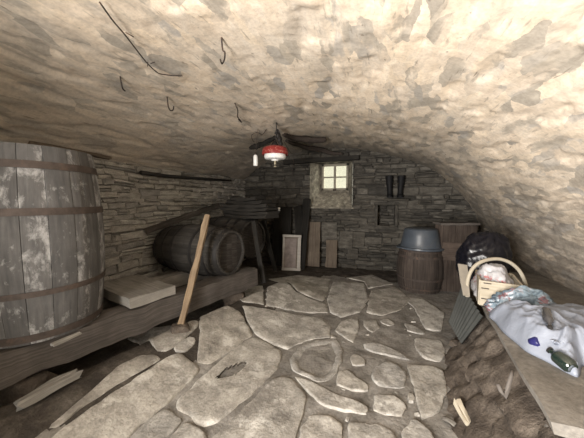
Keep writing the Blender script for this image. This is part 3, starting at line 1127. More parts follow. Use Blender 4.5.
# pile of dark boards on the farther barrel
pc = b2e - BP * .10
zt = .47 + .31 + .325
labs = ['lowest dark board of the pile on the farther lying barrel', 'second dark board from the bottom of the pile on the farther barrel',
        'third dark board from the bottom of the pile on the farther barrel', 'fourth dark board from the bottom of the pile on the farther barrel',
        'fifth dark board from the bottom of the pile on the farther barrel',
        'topmost short dark board of the pile on the farther barrel']
for k in range(6):
    mb = MB()
    cc = pc + BD * random.uniform(-.01, .05) + BP * random.uniform(-.03, .03)
    hl = (.44, .46, .43, .42, .36, .26)[k]
    d = (BP + BD * random.uniform(-.08, .08)).normalized()
    zz = zt + .022 + k * .050
    mb.board(Vector((cc.x, cc.y, zz)) - d * hl, Vector((cc.x, cc.y, zz)) + d * hl, (.27 - .012 * k), .047, BD, 14, .009, bow=-.020, endj=.02)
    solo(mb, 'dark_board', M['black'], labs[k], 'board', 'dark boards piled on the barrel', smooth=True, autosm=40)

# curved staves leaning at the far end of the timber
for (b0, b1_, db, dt, bw, lab) in (((264, 283), (253.5, 221), 3.38, 3.50, -.012, 'dark curved stave leaning against the head of the farther lying barrel'),
                                   ((275.5, 271), (263.5, 220), 4.25, 4.12, -.012, 'dark curved stave standing just left of the white panel, second of the pair')):
    mb = MB()
    p0 = P(b0[0], b0[1], db); p1 = P(b1_[0], b1_[1], dt)
    mb.board(p0, p1, .065, .028, (1, 0, 0), 16, .004, bow=bw)
    solo(mb, 'barrel_stave', M['black'], lab, 'stave', 'staves leaning at the back left', smooth=True, autosm=40)

# white framed panel (small cupboard door)
pb0 = Pg(291, 270.5)
yb = pb0
def panel_frame():
    t = thing('cupboard_door', 'small whitened framed door leaning at the back wall left of the tall dark plank', 'door', pb0)
    nrm = Vector((.25, -1, .12)).normalized()
    up = Vector((0, .10, 1)).normalized()
    x = up.cross(nrm).normalized() * -1
    if x.x < 0: x = -x
    dep = (pb0 - C0).dot(EY)
    w = 19.5 / F * dep; h = 37 / F * dep
    Mx = Matrix((x, nrm * -1, x.cross(-nrm))).transposed()
    def bx(mb, cx, cz, sx, sz, d, sy): mb.box(pb0 + x * cx + up * cz - nrm * d, sx, sy, sz, Mx, j=.002)
    f = MB()
    s = .05
    bx(f, 0, h - s / 2, w, s, 0, .035); bx(f, 0, s / 2, w, s, 0, .035)
    bx(f, -w / 2 + s / 2, h / 2, s * .8, h - 2 * s, 0, .035); bx(f, w / 2 - s * .8, h / 2, s * 1.4, h - 2 * s, 0, .035)
    f.build('door_frame', M['whitepaint'], t, bevel=.004)
    p = MB(); bx(p, -.01, h / 2, w - s, h - s, .008, .012); p.build('door_panel', M['dustpanel'], t)
    m = MB(); bx(m, w / 2 - s * 1.6, h * .48, .018, h - 2.4 * s, -.02, .02); bx(m, -.01, h - s * 1.2, w - 2 * s, .018, -.02, .02)
    m.build('moulding', M['brownboard'], t, bevel=.003)


panel_frame()

# tall dark plank and others at the back
mb = MB()
p0 = Pv(302, 269, VB - .50); p0.z = .005; p1 = Pv(307, 199, VB - .14)
mb.board(p0, p1, .105, .04, (1, 0, 0), 14, .005, endj=.01, taper=1.5)
solo(mb, 'tall_plank', M['black'], 'tall black plank leaning on the back wall just left of the window', 'plank', smooth=True, autosm=40)
mb = MB()
p0 = Pv(301, 262, VB - .42); p1 = Pv(298, 206, VB - .13)
p0.z = .02
mb.board(p0, p1, .16, .035, (1, 0, 0), 10, .008, endj=.03)
solo(mb, 'short_plank', M['black'], 'shorter black plank with a broken top behind the tall leaning one', 'plank', smooth=True, autosm=40)
mb = MB()
p0 = Pv(311.5, 266, VB - .24); p1 = Pv(312.5, 222, VB - .12)
p0.z = .02
mb.board(p0, p1, .33, .03, (1, 0, 0), 8, .005)
solo(mb, 'brown_board', M['brownboard'], 'wide brown board leaning on the back wall below the window, right of the tall plank', 'board', smooth=True, autosm=40)
mb = MB()
p0 = Pv(331, 267, VB - .22); p1 = Pv(332, 240, VB - .12)
p0.z = .02
mb.board(p0, p1, .22, .04, (1, 0, 0), 8, .006)
solo(mb, 'dark_board', M['brownboard'], 'low dark board leaning on the back wall stones straight below the window', 'board', smooth=True, autosm=40)

mb = MB()
p0 = Pv(280, 262, VB - .34); p0.z = .0; p1 = Pv(283, 207, VB - .11)  # added board, its black stands in for the shade of the corner
mb.board(p0, p1, .40, .03, (1, 0, 0), 10, .006, endj=.02)
solo(mb, 'corner_shade_board', M['black'], 'wide black board added to darken the back corner behind the white framed door', 'board', smooth=True, autosm=40)

# small white insulator among the boards
mb = MB()
c = P(279, 209.5, 4.45)
mb.lathe([(0, -.035), (.010, -.03), (.012, 0), (.022, .008), (.024, .025), (.015, .036), (0, .038)], 14, Matrix.Translation(c))
mb.tube([c + Vector((0, .0, -.01)), c + Vector((-.02, .10, -.02)), c + Vector((-.1, .2, -.03))], .006, 6, mi=0)
solo(mb, 'ceramic_knob', M['ceramic'], 'tiny white ceramic knob on a peg beside the pile of dark boards', 'knob', smooth=True)

# ------------------------------------------------------------------ boots
def boot(px, mirror, label):
    base = Pv(px, 197.5, VB - .12)
    t = thing('rubber_boot', label, 'boot', base, 'boots on the back wall')
    s = 1.0
    mb = MB()
    n = 18
    prof = [(-.01, .052, .066, -.01), (.03, .050, .062, -.01), (.09, .044, .05, .0), (.15, .048, .052, .0), (.25, .058, .06, .005), (.34, .066, .066, .008), (.385, .068, .068, .01)]
    V = []; U = []
    for (z, rx, ry, oy) in prof:
        for k in range(n):
            a = 2 * math.pi * k / n
            V.append(base + Vector((rx * math.cos(a) * s + mirror * (z - .1) * .05, ry * math.sin(a) + oy, z + .01))); U.append((z, a))
    Fs = [(i * n + k, i * n + (k + 1) % n, (i + 1) * n + (k + 1) % n, (i + 1) * n + k) for i in range(len(prof) - 1) for k in range(n)]
    # inner lining
    for (z, q) in ((.385, .9), (.25, .86)):
        for k in range(n):
            a = 2 * math.pi * k / n
            V.append(base + Vector((.066 * q * math.cos(a) + mirror * (z - .1) * .05, .066 * q * math.sin(a) + .01, z + .01))); U.append((z, a))
    m = len(prof)
    Fs += [(i * n + k, i * n + (k + 1) % n, (i + 1) * n + (k + 1) % n, (i + 1) * n + k) for i in range(m - 1, m + 1) for k in range(n)]
    Fs.append(tuple(range((m + 1) * n, (m + 2) * n)))
    mb.add(V, Fs, U)
    mb.build('boot_shaft', M['rubber'], t, smooth=True, autosm=60)
    ft = MB()
    V = []
    pr = [(.05, .046, .05), (.0, .050, .075), (-.05, .048, .07), (-.10, .046, .055), (-.14, .036, .042), (-.165, .015, .025)]
    for (y, rx, h) in pr:
        for k in range(n):
            a = 2 * math.pi * k / n
            z = math.sin(a) * h if math.sin(a) > 0 else math.sin(a) * .01
            V.append(base + Vector((rx * math.cos(a), y * .62, .012 + z)))
    Fs = [(i * n + k, i * n + (k + 1) % n, (i + 1) * n + (k + 1) % n, (i + 1) * n + k) for i in range(len(pr) - 1) for k in range(n)]
    Fs += [tuple(range(n)), tuple(range((len(pr) - 1) * n, len(pr) * n))]
    ft.add(V, Fs)
    ft.build('boot_foot', M['rubber'], t, smooth=True)
    so = MB()
    so.board(base + Vector((0, .035, .002)), base + Vector((0, -.10, .002)), .095, .012, (1, 0, 0), 6, 0)
    so.build('sole', M['rubber'], t)


boot(389.5, -1, 'black rubber boot on the back wall, the left one nearer the window')
boot(400, 1, 'black rubber boot on the back wall, the right one farther from the window')

# ------------------------------------------------------------------ tub on half barrel
TB = Pg(419, 289, 0); dT = (TB - C0).dot(EY)
TB = P(419, 283, dT + .05); TB.z = .0
barrel('half_barrel', 'rusty brown half barrel standing at the back right with a blue tub on top', TB, (0, 0, 1), .62, .285, .325, 16,
       [(.06, .03), (.20, .03), (.52, .035), (.60, .025)], M['tubwood'], M['headoak'], M['iron'], 14, bung=False)
random.seed(31)


def tub():
    b = Vector((TB.x, TB.y, .625))
    t = thing('plastic_tub', 'blue grey plastic tub turned upside down on the half barrel', 'tub', b)
    mb = MB(); Mx = Matrix.Translation(b)
    mb.lathe([(.295, .012), (.285, .03), (.268, .10), (.248, .20), (.232, .275), (.222, .292), (.200, .300), (.10, .304), (0, .304)], 48, Mx)
    mb.lathe([(.290, .012), (.262, .10), (.228, .27), (0, .29)], 48, Mx)
    mb.build('tub_body', M['blue'], t, smooth=True, autosm=50)
    r = MB()
    pts = [(.288, .004), (.318, .0), (.322, .012), (.318, .026), (.288, .030), (.288, .004)]
    r.lathe(pts, 48, Mx)
    r.build('tub_rim', M['blue'], t, smooth=True, autosm=50)
    for sgn in (-1, 1):
        a = R_(200) if sgn < 0 else R_(20)
        pts = []
        for k in range(9):
            th = a + (k - 4) * .09
            rr = .318 + .035 * math.sin(math.pi * k / 8)
            pts.append(b + Vector((rr * math.cos(th), rr * math.sin(th), .014)))
        h = MB(); h.tube(pts, .009, 7)
        h.build('tub_handle', M['blue'], t, smooth=True)


tub()

# boarded box behind, right
def boarded_box():
    pb_ = P(458, 262, 4.1); pb_.z = 0
    t = thing('plank_box', 'box of reddish and pale upright boards standing at the back right behind the black bag', 'box', pb_)
    fx = Vector((.97, .24, 0)).normalized(); fn = Vector((fx.y, -fx.x, 0))
    x0, x1 = P(440, 240, 4.1), P(480, 240, 4.1)
    w = (x1 - x0).length * .93
    h = P(458, 225, 4.1).z
    n = 5
    for k in range(n):
        c = pb_ + fx * ((k + .5) / n - .5) * w
        mb = MB(); mb.board(c + Vector((0, 0, .01)), c + Vector((0, 0, h - random.uniform(0, .02))), w / n - .008, .025, fx, 8, .003)
        mb.build('front_board', M['pink'], t, smooth=True, autosm=40)
    mb = MB()
    mb.board(pb_ - fx * (w / 2 + .03) - fn * .10 + Vector((0, 0, h + .015)), pb_ + fx * (w / 2 + .02) - fn * .10 + Vector((0, 0, h + .015)), .26, .03, fn, 10, .004)
    mb.build('lid_board', M['beam'], t, smooth=True, autosm=40)
    for sgn in (-1, 1):
        mb = MB(); c = pb_ + fx * (sgn * (w / 2 - .015)) - fn * .12
        mb.board(c + Vector((0, 0, .01)), c + Vector((0, 0, h - .01)), .20, .022, fn, 6, .003)
        mb.build('side_board', M['pink'], t)
    mb = MB(); c = pb_ + fn * .024
    mb.board(c - fx * w / 2 + Vector((0, 0, h * .62)), c + fx * w / 2 + Vector((0, 0, h * .60)), .26, .02, (0, 0, 1), 8, .003)
    mb.build('cross_board', M['pink'], t)


boarded_box()

# ------------------------------------------------------------------ ledge / bench at right
ZS = .50
LN = Pz(549, 416, ZS); LF = Pz(470, 284, ZS)
LD = (LF - LN); LD.z = 0; LLEN = LD.length; LD.normalize()
LW = Vector((LD.y, -LD.x, 0))            # away from the room, towards the right wall


def LL(s, w, z):
    q = LN + LD * s + LW * w
    return Vector((q.x, q.y, z))


def wall_u(z):
    for i in range(len(PR) - 1):
        if PR[i].x > 0 and PR[i].y >= z >= PR[i + 1].y:
            return PR[i].x
    return 1.87


def ledge():
    t = thing('stone_bench', 'long dusty grey slab bench running along the right wall under the bags', 'bench', LL(.9, .4, 0))
    slen = LLEN + .75
    mb = MB()
    ns, nw = 40, 16
    V = []; U = []
    def wid(s): 
        p = LL(s, 0, ZS); return (wall_u(ZS) + .03 - p.x) / LW.x
    for lay, z in ((0, ZS), (1, ZS - .055)):
        for i in range(ns + 1):
            s = -.02 + (slen + .02) * i / ns
            for j in range(nw + 1):
                w = wid(s) * j / nw
                e = .012 * mnoise.noise(Vector((s * 4, 0, 3))) if j == 0 else 0
                if j == 0 and lay == 1: e += .012
                zz = z + .006 * mnoise.noise(Vector((s * 5, w * 5, 0))) * (1 - lay) + (-.008 if (j == 0 and lay == 0) else 0)
                V.append(LL(s + (.015 * mnoise.noise(Vector((w * 5, 8, 8))) if i == 0 else 0), w + e, zz)); U.append((s, w))
    m = nw + 1; o = (ns + 1) * m
    Fs = []
    for i in range(ns):
        for j in range(nw):
            Fs.append((i * m + j, i * m + j + 1, (i + 1) * m + j + 1, (i + 1) * m + j))
            Fs.append((o + i * m + j, o + (i + 1) * m + j, o + (i + 1) * m + j + 1, o + i * m + j + 1))
        for j in (0, nw):
            Fs.append((i * m + j, (i + 1) * m + j, o + (i + 1) * m + j, o + i * m + j))
    for j in range(nw):
        for i in (0, ns):
            Fs.append((i * m + j, i * m + j + 1, o + i * m + j + 1, o + i * m + j))
    mb.add(V, Fs, U)
    mb.build('slab', M['slab'], t, smooth=True, autosm=50)
    # rubble base: a battered heap of stones and earth
    rb = MB()
    V = []; U = []
    nw = 26
    for i in range(71):
        s = .02 + (slen - .05) * i / 70
        for j in range(nw + 1):
            q = j / nw
            out = -.34 * (1 - sst(.9, 2.2, s)) * .9 - .04
            w = out + (.10 - out) * q
            z = .443 * sst(0, 1, q) ** 1.15 - .02
            n_ = mnoise.fractal(Vector((s * 7, w * 9, z * 7)), 1, 2, 4)
            kk = mnoise.noise(Vector((s * 11, z * 14, 2)))
            V.append(LL(s, w + .03 * n_ + .03 * sst(.0, .2, kk), min(z + .02 * n_ * (q > 0.05), .44))); U.append((s, q))
        V.append(LL(s, wid(s) * .98, .44)); U.append((s, 2)); 
    m = nw + 2
    Fs = [(i * m + j, i * m + j + 1, (i + 1) * m + j + 1, (i + 1) * m + j) for i in range(70) for j in range(m - 1)]
    Fs.append(tuple(range(m))[::-1]); Fs.append(tuple(range(70 * m, 71 * m)))
    rb.add(V, Fs, U)
    rb.build('rubble_base', M['rubble'], t, smooth=True, autosm=45)
    # pale end stone carrying the near end of the slab
    es = MB(); rock(es, LL(.10, .16, .215), .15, .16, .255, 5, rot=.4, amp=.1)
    es.build('end_stone', M['slab'], t, smooth=True, autosm=40)


ledge()

# stones tumbled in front of the bench
for k, (px, py, r, lab) in enumerate(((515, 426, .085, 'flat brown stone on the floor under the near end of the slab bench'),
                                      (470, 372, .06, 'lumpy brown stone lying at the foot of the bench rubble, beyond the wood chip'),
                                      (457, 345, .055, 'small brown stone on the floor just below the grey grooved sheet'),
                                      (532, 408, .06, 'reddish rounded stone wedged under the slab bench edge'))):
    mb = MB(); q = Pz(px, py, .05 if k != 3 else .14)
    rock(mb, q, r * 1.3, r, r * .7, k + 3, rot=k)
    solo(mb, 'loose_stone', M['rubble'], lab, 'stone', smooth=True, autosm=40)

# grey grooved sheet leaning on the bench front
def sheet():
    mb = MB()
    a = Pz(466, 285, .485); b = Pz(488, 318, .485)
    c = Pz(453, 323, .17); d = Pz(466, 345, .17)
    off = -LW * .03
    V = []; n = 48; m = 10
    nrm = (b - a).cross(c - a).normalized()
    if nrm.dot(LW) > 0: nrm = -nrm
    for lay in (0, 1):
        for i in range(n + 1):
            for j in range(m + 1):
                p = a.lerp(b, i / n).lerp(c.lerp(d, i / n), j / m) + off
                p += nrm * (.008 * math.sin(i / n * 2 * math.pi * 9) + (.003 if lay else 0))
                V.append(p)
    o = (n + 1) * (m + 1); w = m + 1
    Fs = []
    for i in range(n):
        for j in range(m):
            Fs.append((i * w + j, (i + 1) * w + j, (i + 1) * w + j + 1, i * w + j + 1))
            Fs.append((o + i * w + j, o + i * w + j + 1, o + (i + 1) * w + j + 1, o + (i + 1) * w + j))
    mb.add(V, Fs)
    solo(mb, 'grooved_sheet', M['corr'], 'grey grooved sheet leaning against the far front of the slab bench', 'sheet', smooth=True)


sheet()

# wood chip, paper scrap, bent strap
mb = MB()
mb.board(Pz(457, 401, .085), Pz(468.5, 424, .055), .048, .035, (1, .4, 0), 8, .006, endj=.012, taper=.75)
solo(mb, 'wood_chip', M['palewood'], 'split piece of pale firewood lying on the dirt floor in front of the slab bench', 'firewood', smooth=True, autosm=30)
mb = MB()
q = Pz(448, 421.5, .02)
mb.board(q + Vector((-.02, .025, 0)), q + Vector((.03, -.03, .012)), .03, .006, (1, .6, .3), 5, .004, bow=.008)
solo(mb, 'paper_scrap', M['slab'], 'small pale scrap of paper on the floor left of the firewood piece', 'paper', smooth=True)
mb = MB()
pts = [P(498, 384, 1.07), P(501, 391, 1.06), P(504.5, 397, 1.05), P(508, 388, 1.06), P(511, 377, 1.07), P(512.5, 370, 1.09)]
mb.tube(pts, [.007, .008, .009, .008, .007, .006], 8)
solo(mb, 'bent_stick', M['beam'], 'bent forked stick standing in the rubble under the slab bench edge', 'stick', smooth=True)


# ------------------------------------------------------------------ crate with hoop handle
def crate():
    A_ = Pz(479, 305, ZS + .006); B_ = Pz(521, 312, ZS + .006)
    fx = (B_ - A_); fx.z = 0; wl = fx.length; fx.normalize()
    back = Vector((-fx.y, fx.x, 0))
    hgt = 23 / F * (A_ - C0).dot(EY)
    t = thing('fruit_crate', 'shallow pale wooden crate with bent cane hoop handle on the slab bench', 'crate', (A_ + B_) / 2 + back * .2)
    lean = Vector((0, 0, 1))
    dep = .36
    for (nm, p0, p1) in (('front_panel', A_, B_), ('side_panel', A_, A_ + back * dep), ('side_panel', B_, B_ + back * dep), ('back_panel', A_ + back * dep, B_ + back * dep)):
        mb = MB()
        up = Vector((0, 0, hgt / 2 + .003))
        dd = (p1 - p0).normalized() * .011 if nm == 'side_panel' else Vector()
        mb.board(p0 + up + dd, p1 + up - dd, hgt, .014, (0, 0, 1), 8, .0015)
        mb.build(nm, M['palewood'], t, smooth=True, autosm=40)
    mb = MB()
    mb.board(A_ + back * dep / 2 + Vector((0, 0, .010)), B_ + back * dep / 2 + Vector((0, 0, .010)), dep - .02, .01, back, 6, 0)
    mb.build('crate_bottom', M['palewood'], t)
    # dark nail-heads / knots on the front panel
    for (u, v, l) in ((.05, .72, .05), (.03, .30, .035), (.10, .93, .05)):
        c = A_ + fx * (wl * u + .02) - back * .0085 + Vector((0, 0, hgt * v))
        mb = MB(); mb.box(c, l, .003, .008, Matrix((fx, back, Vector((0, 0, 1)))).transposed())
        mb.build('nail_mark', M['iron'], t)
    # hoop
    pts2 = [(467.5, 297), (467, 288), (468.5, 277), (473, 268), (480, 262.5), (489, 259.5), (499, 259), (509, 262), (517, 268), (522.5, 276), (526, 286), (527, 293)]
    mb = MB()
    pts = []
    d0, d1 = 2.16, 2.36
    for k, (x, y) in enumerate(pts2):
        pts.append(P(x, y, d0 + (d1 - d0) * k / (len(pts2) - 1)))
    c3 = catmull([p for p in pts], 4)
    mb.tube(c3, .0135, 9)
    mb.build('hoop_handle', M['cane'], t, smooth=True)
    return A_, B_, fx, back, hgt, dep


CA, CB, CFX, CBK, CH, CDEP = crate()


def blob(name, mat, label, cat, c, sx, sy, sz, seed, amp=.18, rot=0.0, flat=-.55, sub=5, group=None, fold=4.0, pinch=None):
    bm = bmesh.new(); bmesh.ops.create_icosphere(bm, subdivisions=sub, radius=1)
    Rm = Matrix.Rotation(rot, 3, 'Z')
    vs = []
    for v in bm.verts:
        p = v.co.copy()
        n = p.copy()
        q = p * 1.3 + Vector((seed * 5.1, seed, 0))
        rd = 1 - abs(mnoise.noise(q * fold * .5)) * 2.0
        rd2 = 1 - abs(mnoise.noise(q * fold)) * 2.0
        p = p * (1 + amp * mnoise.fractal(q, 1, 2, 3) + amp * .45 * rd + amp * .25 * rd2)
        if pinch: p = pinch(p)
        if p.z < flat: p.z = flat + (p.z - flat) * .08
        vs.append(Vector(c) + Rm @ Vector((p.x * sx, p.y * sy, (p.z - flat) * sz)))
    bm.verts.index_update()
    fs = [tuple(v.index for v in f.verts) for f in bm.faces]
    bm.free()
    mb = MB(); mb.add(vs, fs)
    zmin = min(v.z for v in mb.v); d = c[2] - zmin
    mb.v = [v + Vector((0, 0, d)) for v in mb.v]
    return solo(mb, name, mat, label, cat, group, smooth=True)


# white bag with red print in the crate
c = (CA + CB) / 2 + CBK * .20 - CFX * .02; c.z = ZS + .024
blob('plastic_bag', M['bag2'], 'crumpled white plastic bag with red print sitting inside the hooped crate', 'bag', c, .125, .13, .17, 3, .22, fold=5)

# black bag
c = P(480, 272, 2.95); c.z = ZS + .004


def pinch(p):
    # rounded shoulder at left, a gathered corner stretching right
    if p.x > .2: p.x *= 1.10
    if p.x > 0 and p.z > 0: p.z += .42 * p.x * min(1, p.z * 2)
    return p


blob('garbage_bag', M['blackbag'], 'shiny black plastic bag standing at the far end of the slab bench', 'bag', c, .205, .17, .275, 8, .13, rot=-.15, fold=5, flat=-.75, pinch=pinch)

# beige slat beside the crate
mb = MB()
a = P(462.5, 264.5, 2.30); b = P(466.5, 296, 2.12)
mb.board(b, a, .045, .008, (1, .2, 0), 8, .002, taper=1.5)
solo(mb, 'card_flap', M['card'], 'beige piece of card standing at the left side of the hooped crate', 'card', smooth=True, autosm=40)


# ------------------------------------------------------------------ big white bag and its contents
def big_bag():
    outline = [(489, 317), (490, 313), (498, 315), (509, 320), (524, 322), (541, 318), (562, 313), (584, 315), (606, 323), (622, 338), (630, 356), (616, 372), (596, 369), (583, 366), (579, 377), (569, 374),
               (556, 367), (545, 361), (527, 352), (516, 343), (503, 332), (495, 322)]
    pts = [Pz(x, y, ZS + .006) for x, y in outline]
    cl = []
    n = len(pts)
    for i in range(n):
        p0, p1, p2, p3 = pts[i - 1], pts[i], pts[(i + 1) % n], pts[(i + 2) % n]
        for k in range(8):
            t = k / 8
            cl.append(.5 * ((2 * p1) + (p2 - p0) * t + (2 * p0 - 5 * p1 + 4 * p2 - p3) * t * t + (3 * p1 - p0 - 3 * p2 + p3) * t ** 3))
    c = Pz(548, 340, ZS)
    KN = Pz(556, 346, ZS + .1)
    n = len(cl)
    rings = 46
    V = []; U = []

    def height(x, y, r):
        h = .135 * max(0, 1 - r ** 2.2) ** .75
        q = Vector((x, y, 0))
        f1 = 1 - abs(mnoise.noise(q * 5.2 + Vector((3, 1, 0)))) * 2
        f2 = 1 - abs(mnoise.noise(q * 11 + Vector((9, 4, 0)))) * 2
        env = min(1, (1 - r) * 3.5)
        kd = q - KN; kd.z = 0
        dist = kd.length
        ang = math.atan2(kd.y, kd.x)
        f3 = 1 - abs(mnoise.noise(Vector((math.cos(ang) * 2.6, math.sin(ang) * 2.6, dist * 1.2)))) * 3
        f4 = 1 - abs(mnoise.noise(q * 21 + Vector((2, 8, 0)))) * 2
        h += env * (.007 * f4 + .030 * f1 + .016 * f2 + .030 * mnoise.noise(q * 3.0 + Vector((1, 7, 0))) + .030 * f3 * min(1, dist / .12) * math.exp(-dist * 2.0))
        return max(h, .006 * (1 if r < 1 else 0))
    for j in range(1, rings + 1):
        r = j / rings
        for p in cl:
            q = c + (p - c) * r
            V.append(Vector((q.x, q.y, ZS + .006 + height(q.x, q.y, r)))); U.append((q.x, q.y))
    V.append(Vector((c.x, c.y, ZS + .006 + height(c.x, c.y, 0)))); U.append((c.x, c.y))
    Fs = [((j) * n + i, j * n + (i + 1) % n, (j + 1) * n + (i + 1) % n, (j + 1) * n + i) for j in range(rings - 1) for i in range(n)]
    Fs += [(i, (i + 1) % n, len(V) - 1) for i in range(n)]
    Fs.append(tuple(range((rings - 1) * n, rings * n)))
    mb = MB(); mb.add(V, Fs, U)
    bag = solo(mb, 'plastic_bag', M['bag'], 'large translucent white plastic bag spread over the near part of the slab bench', 'bag', smooth=True)

    def surf(px, py):
        z = ZS + .1
        for _ in range(30):
            q = Pz(px, py, z)
            d = q - c; d.z = 0
            # radius fraction along this direction
            best = 1e9; rr = 1
            for p in cl:
                e = p - c; e.z = 0
                an = e.angle(d) if d.length > 1e-6 else 0
                if an < best: best = an; rr = d.length / e.length
            z = .6 * z + .4 * (ZS + .006 + height(q.x, q.y, min(rr, 1)))
        return Pz(px, py, z)
    kn = MB()
    kc = surf(556, 343)
    for k in range(7):
        a = k * .9 + .3
        d = Vector((math.cos(a), math.sin(a), .35)) * random.uniform(.018, .035)
        kn.tube([kc + Vector((0, 0, -.004)), kc + d * .5 + Vector((0, 0, .006)), kc + d], [.009, .006, .0025], 7)
    kn.build('bag_knot', M['bag'], bag, smooth=True)
    return surf


SURF = big_bag()


def bottle(p0, p1, r, label, mat, name='glass_bottle'):
    ax = (p1 - p0); L = ax.length; ax.normalize()
    t = thing(name, label, 'bottle', p0)
    Mx = Matrix.Translation(p0) @ ax.to_track_quat('Z', 'Y').to_matrix().to_4x4()
    mb = MB()
    mb.lathe([(0, .006), (r * .7, .0), (r, .012), (r, L * .58), (r * .92, L * .66), (r * .5, L * .76), (r * .38, L * .82), (r * .36, L * .97), (r * .44, L * .972), (r * .44, L), (0, L)], 28, Mx)
    mb.build('bottle_body', mat, t, smooth=True, autosm=50)
    cp = MB(); cp.lathe([(0, L * 1.005), (r * .46, L * 1.005), (r * .47, L * .93), (r * .38, L * .93)], 18, Mx)
    cp.build('bottle_cap', M['blackiron'], t, smooth=True, autosm=50)


a = SURF(573, 371); b = SURF(549, 352)
bottle(a + Vector((0, 0, .012)), b + Vector((0, 0, .012)), .036, 'dark green glass bottle poking out at the front of the large white bag', M['bottle'])
a = SURF(550, 332); b = SURF(545, 314)
bottle(b + Vector((0, 0, .028)), a + Vector((0, 0, .022)), .024, 'grey brown bottle showing in the middle of the large white bag, mouth towards the room', M['bottle2'])
mb = MB()
q = SURF(535.5, 345.5)
ax = (SURF(541, 344) - SURF(531, 346)).normalized()
Mx = Matrix.Translation(q + Vector((0, 0, .017)) - ax * .02) @ ax.to_track_quat('Z', 'Y').to_matrix().to_4x4()
mb.lathe([(0, 0), (.026, 0), (.030, .005), (.029, .040), (.022, .05), (0, .05)], 22, Mx)
solo(mb, 'bottle_stopper', M['navy'], 'dark navy plastic cap lying on the front of the large white bag', 'cap', smooth=True, autosm=40)
# printed wrapper by the bag
c = Pz(521, 318, ZS + .006)
blob('printed_packet', M['print'], 'blue grey printed packet with red marks lying behind the large white bag', 'packet', Vector((c.x, c.y, ZS + .008)), .18, .06, .13, 6, .30, rot=math.atan2(CFX.y, CFX.x), fold=7, flat=-.35, sub=5)

# ------------------------------------------------------------------ lamp
def lamp():
    dep = 3.35
    top = Pc(277, 124)
    dep = (top - C0).dot(EY)
    k = dep / F
    ctr = P(275, 153, dep)
    t = thing('hanging_lamp', 'old hanging lamp with red lace shade and white glass bowl under the vault', 'lamp', ctr)
    def z(py): return P(275, py, dep).z
    Mx = Matrix.Translation((ctr.x, ctr.y, 0))
    R = 13.2 * k
    mb = MB()
    mb.lathe([(R * .28, z(145.5)), (R * .34, z(146)), (R * .72, z(147)), (R * .93, z(148.6)), (R, z(152)), (R * 1.0, z(155.2)), (R * .96, z(155.2)), (R * .94, z(152)), (R * .86, z(149.7)), (R * .3, z(147))], 48, Mx)
    mb.build('lamp_shade', M['red'], t, smooth=True, autosm=60)
    mb = MB()
    mb.lathe([(R * .82, z(154.5)), (R * .83, z(156.2)), (R * .80, z(158.4)), (R * .70, z(159.3)), (R * .3, z(159.8)), (R * .26, z(161)), (0, z(161.2))], 40, Mx)
    mb.build('glass_bowl', M['ceramic'], t, smooth=True, autosm=50)
    mb = MB()
    mb.lathe([(0, z(160.5)), (R * .14, z(161.2)), (R * .07, z(162.3)), (R * .10, z(163)), (R * .10, z(164.4)), (R * .03, z(165)), (0, z(166.4))], 18, Mx)
    mb.lathe([(R * .09, z(166)), (R * .12, z(166.3)), (R * .09, z(166.9))], 18, Mx)
    mb.build('pull_ring', M['brass'], t, smooth=True)
    mb = MB()
    mb.lathe([(0, z(141)), (R * .12, z(141.4)), (R * .2, z(143.5)), (R * .30, z(145)), (R * .32, z(146.6)), (0, z(147))], 20, Mx)
    mb.build('lamp_gallery', M['blackiron'], t, smooth=True)
    mb = MB()
    for a in range(3):
        th = a * 2.094 + .4
        p0 = Vector((ctr.x + R * .9 * math.cos(th), ctr.y + R * .9 * math.sin(th), z(149))); p1 = Vector((ctr.x, ctr.y, z(139)))
        mb.tube([p0, p0.lerp(p1, .5) + Vector((0, 0, -.01)), p1], .004, 6)
    mb.build('suspension_wires', M['iron'], t, smooth=True)
    mb = MB()
    pts = [P(276, 124, dep), P(276.3, 130, dep), P(276, 136, dep), P(275.3, 141, dep)]
    pts[0] = Pc(276.5, 123, -.01)
    mb.tube(pts, [.007, .006, .006, .006], 8)
    hk = [P(275, 134, dep), P(277, 129.5, dep), P(279.5, 133, dep), P(280, 138, dep), P(278, 140, dep)]
    mb.tube(catmull(hk, 4), .009, 7)
    mb.build('hook_rod', M['blackiron'], t, smooth=True)
    mb = MB()
    for (px, py, r) in ((278.5, 136, .050), (280, 140, .052), (281, 144, .042), (277, 131.5, .030)):
        c = P(px, py, dep)
        mb.lathe([(0, -r), (r * .7, -r * .7), (r, 0), (r * .7, r * .7), (0, r)], 14, Matrix.Translation(c) @ Matrix.Scale(.55, 4, (1, 0, 0)))
    mb.build('pulley', M['blackiron'], t, smooth=True)
    return dep


LDEP = lamp()


def weight():
    c = P(255.6, 166, LDEP)
    k = LDEP / F
    t = thing('counterweight', 'white porcelain counterweight hanging left of the red lamp', 'counterweight', c)
    zt = P(255.6, 154.5, LDEP).z
    r = 2.3 * k
    mb = MB(); mb.lathe([(0, c.z), (r * .8, c.z), (r, c.z + .006), (r * .98, zt - .03), (r * .8, zt - .012), (r * .35, zt), (0, zt)], 20, Matrix.Translation((c.x, c.y, 0)))
    mb.build('weight_body', M['ceramic'], t, smooth=True, autosm=50)
    mb = MB(); mb.lathe([(r * .5, zt - .008), (r * .62, zt + .005), (r * .3, zt + .03), (0, zt + .03)], 14, Matrix.Translation((c.x, c.y, 0)))
    mb.build('weight_cap', M['iron'], t, smooth=True)
    mb = MB(); mb.tube(catmull([Vector((c.x, c.y, zt + .02)), P(256.2, 148, LDEP), P(256.5, 141.5, LDEP), Pc(258, 128, -.005)], 4), .0035, 6)
    mb.build('cord', M['iron'], t, smooth=True)


weight()

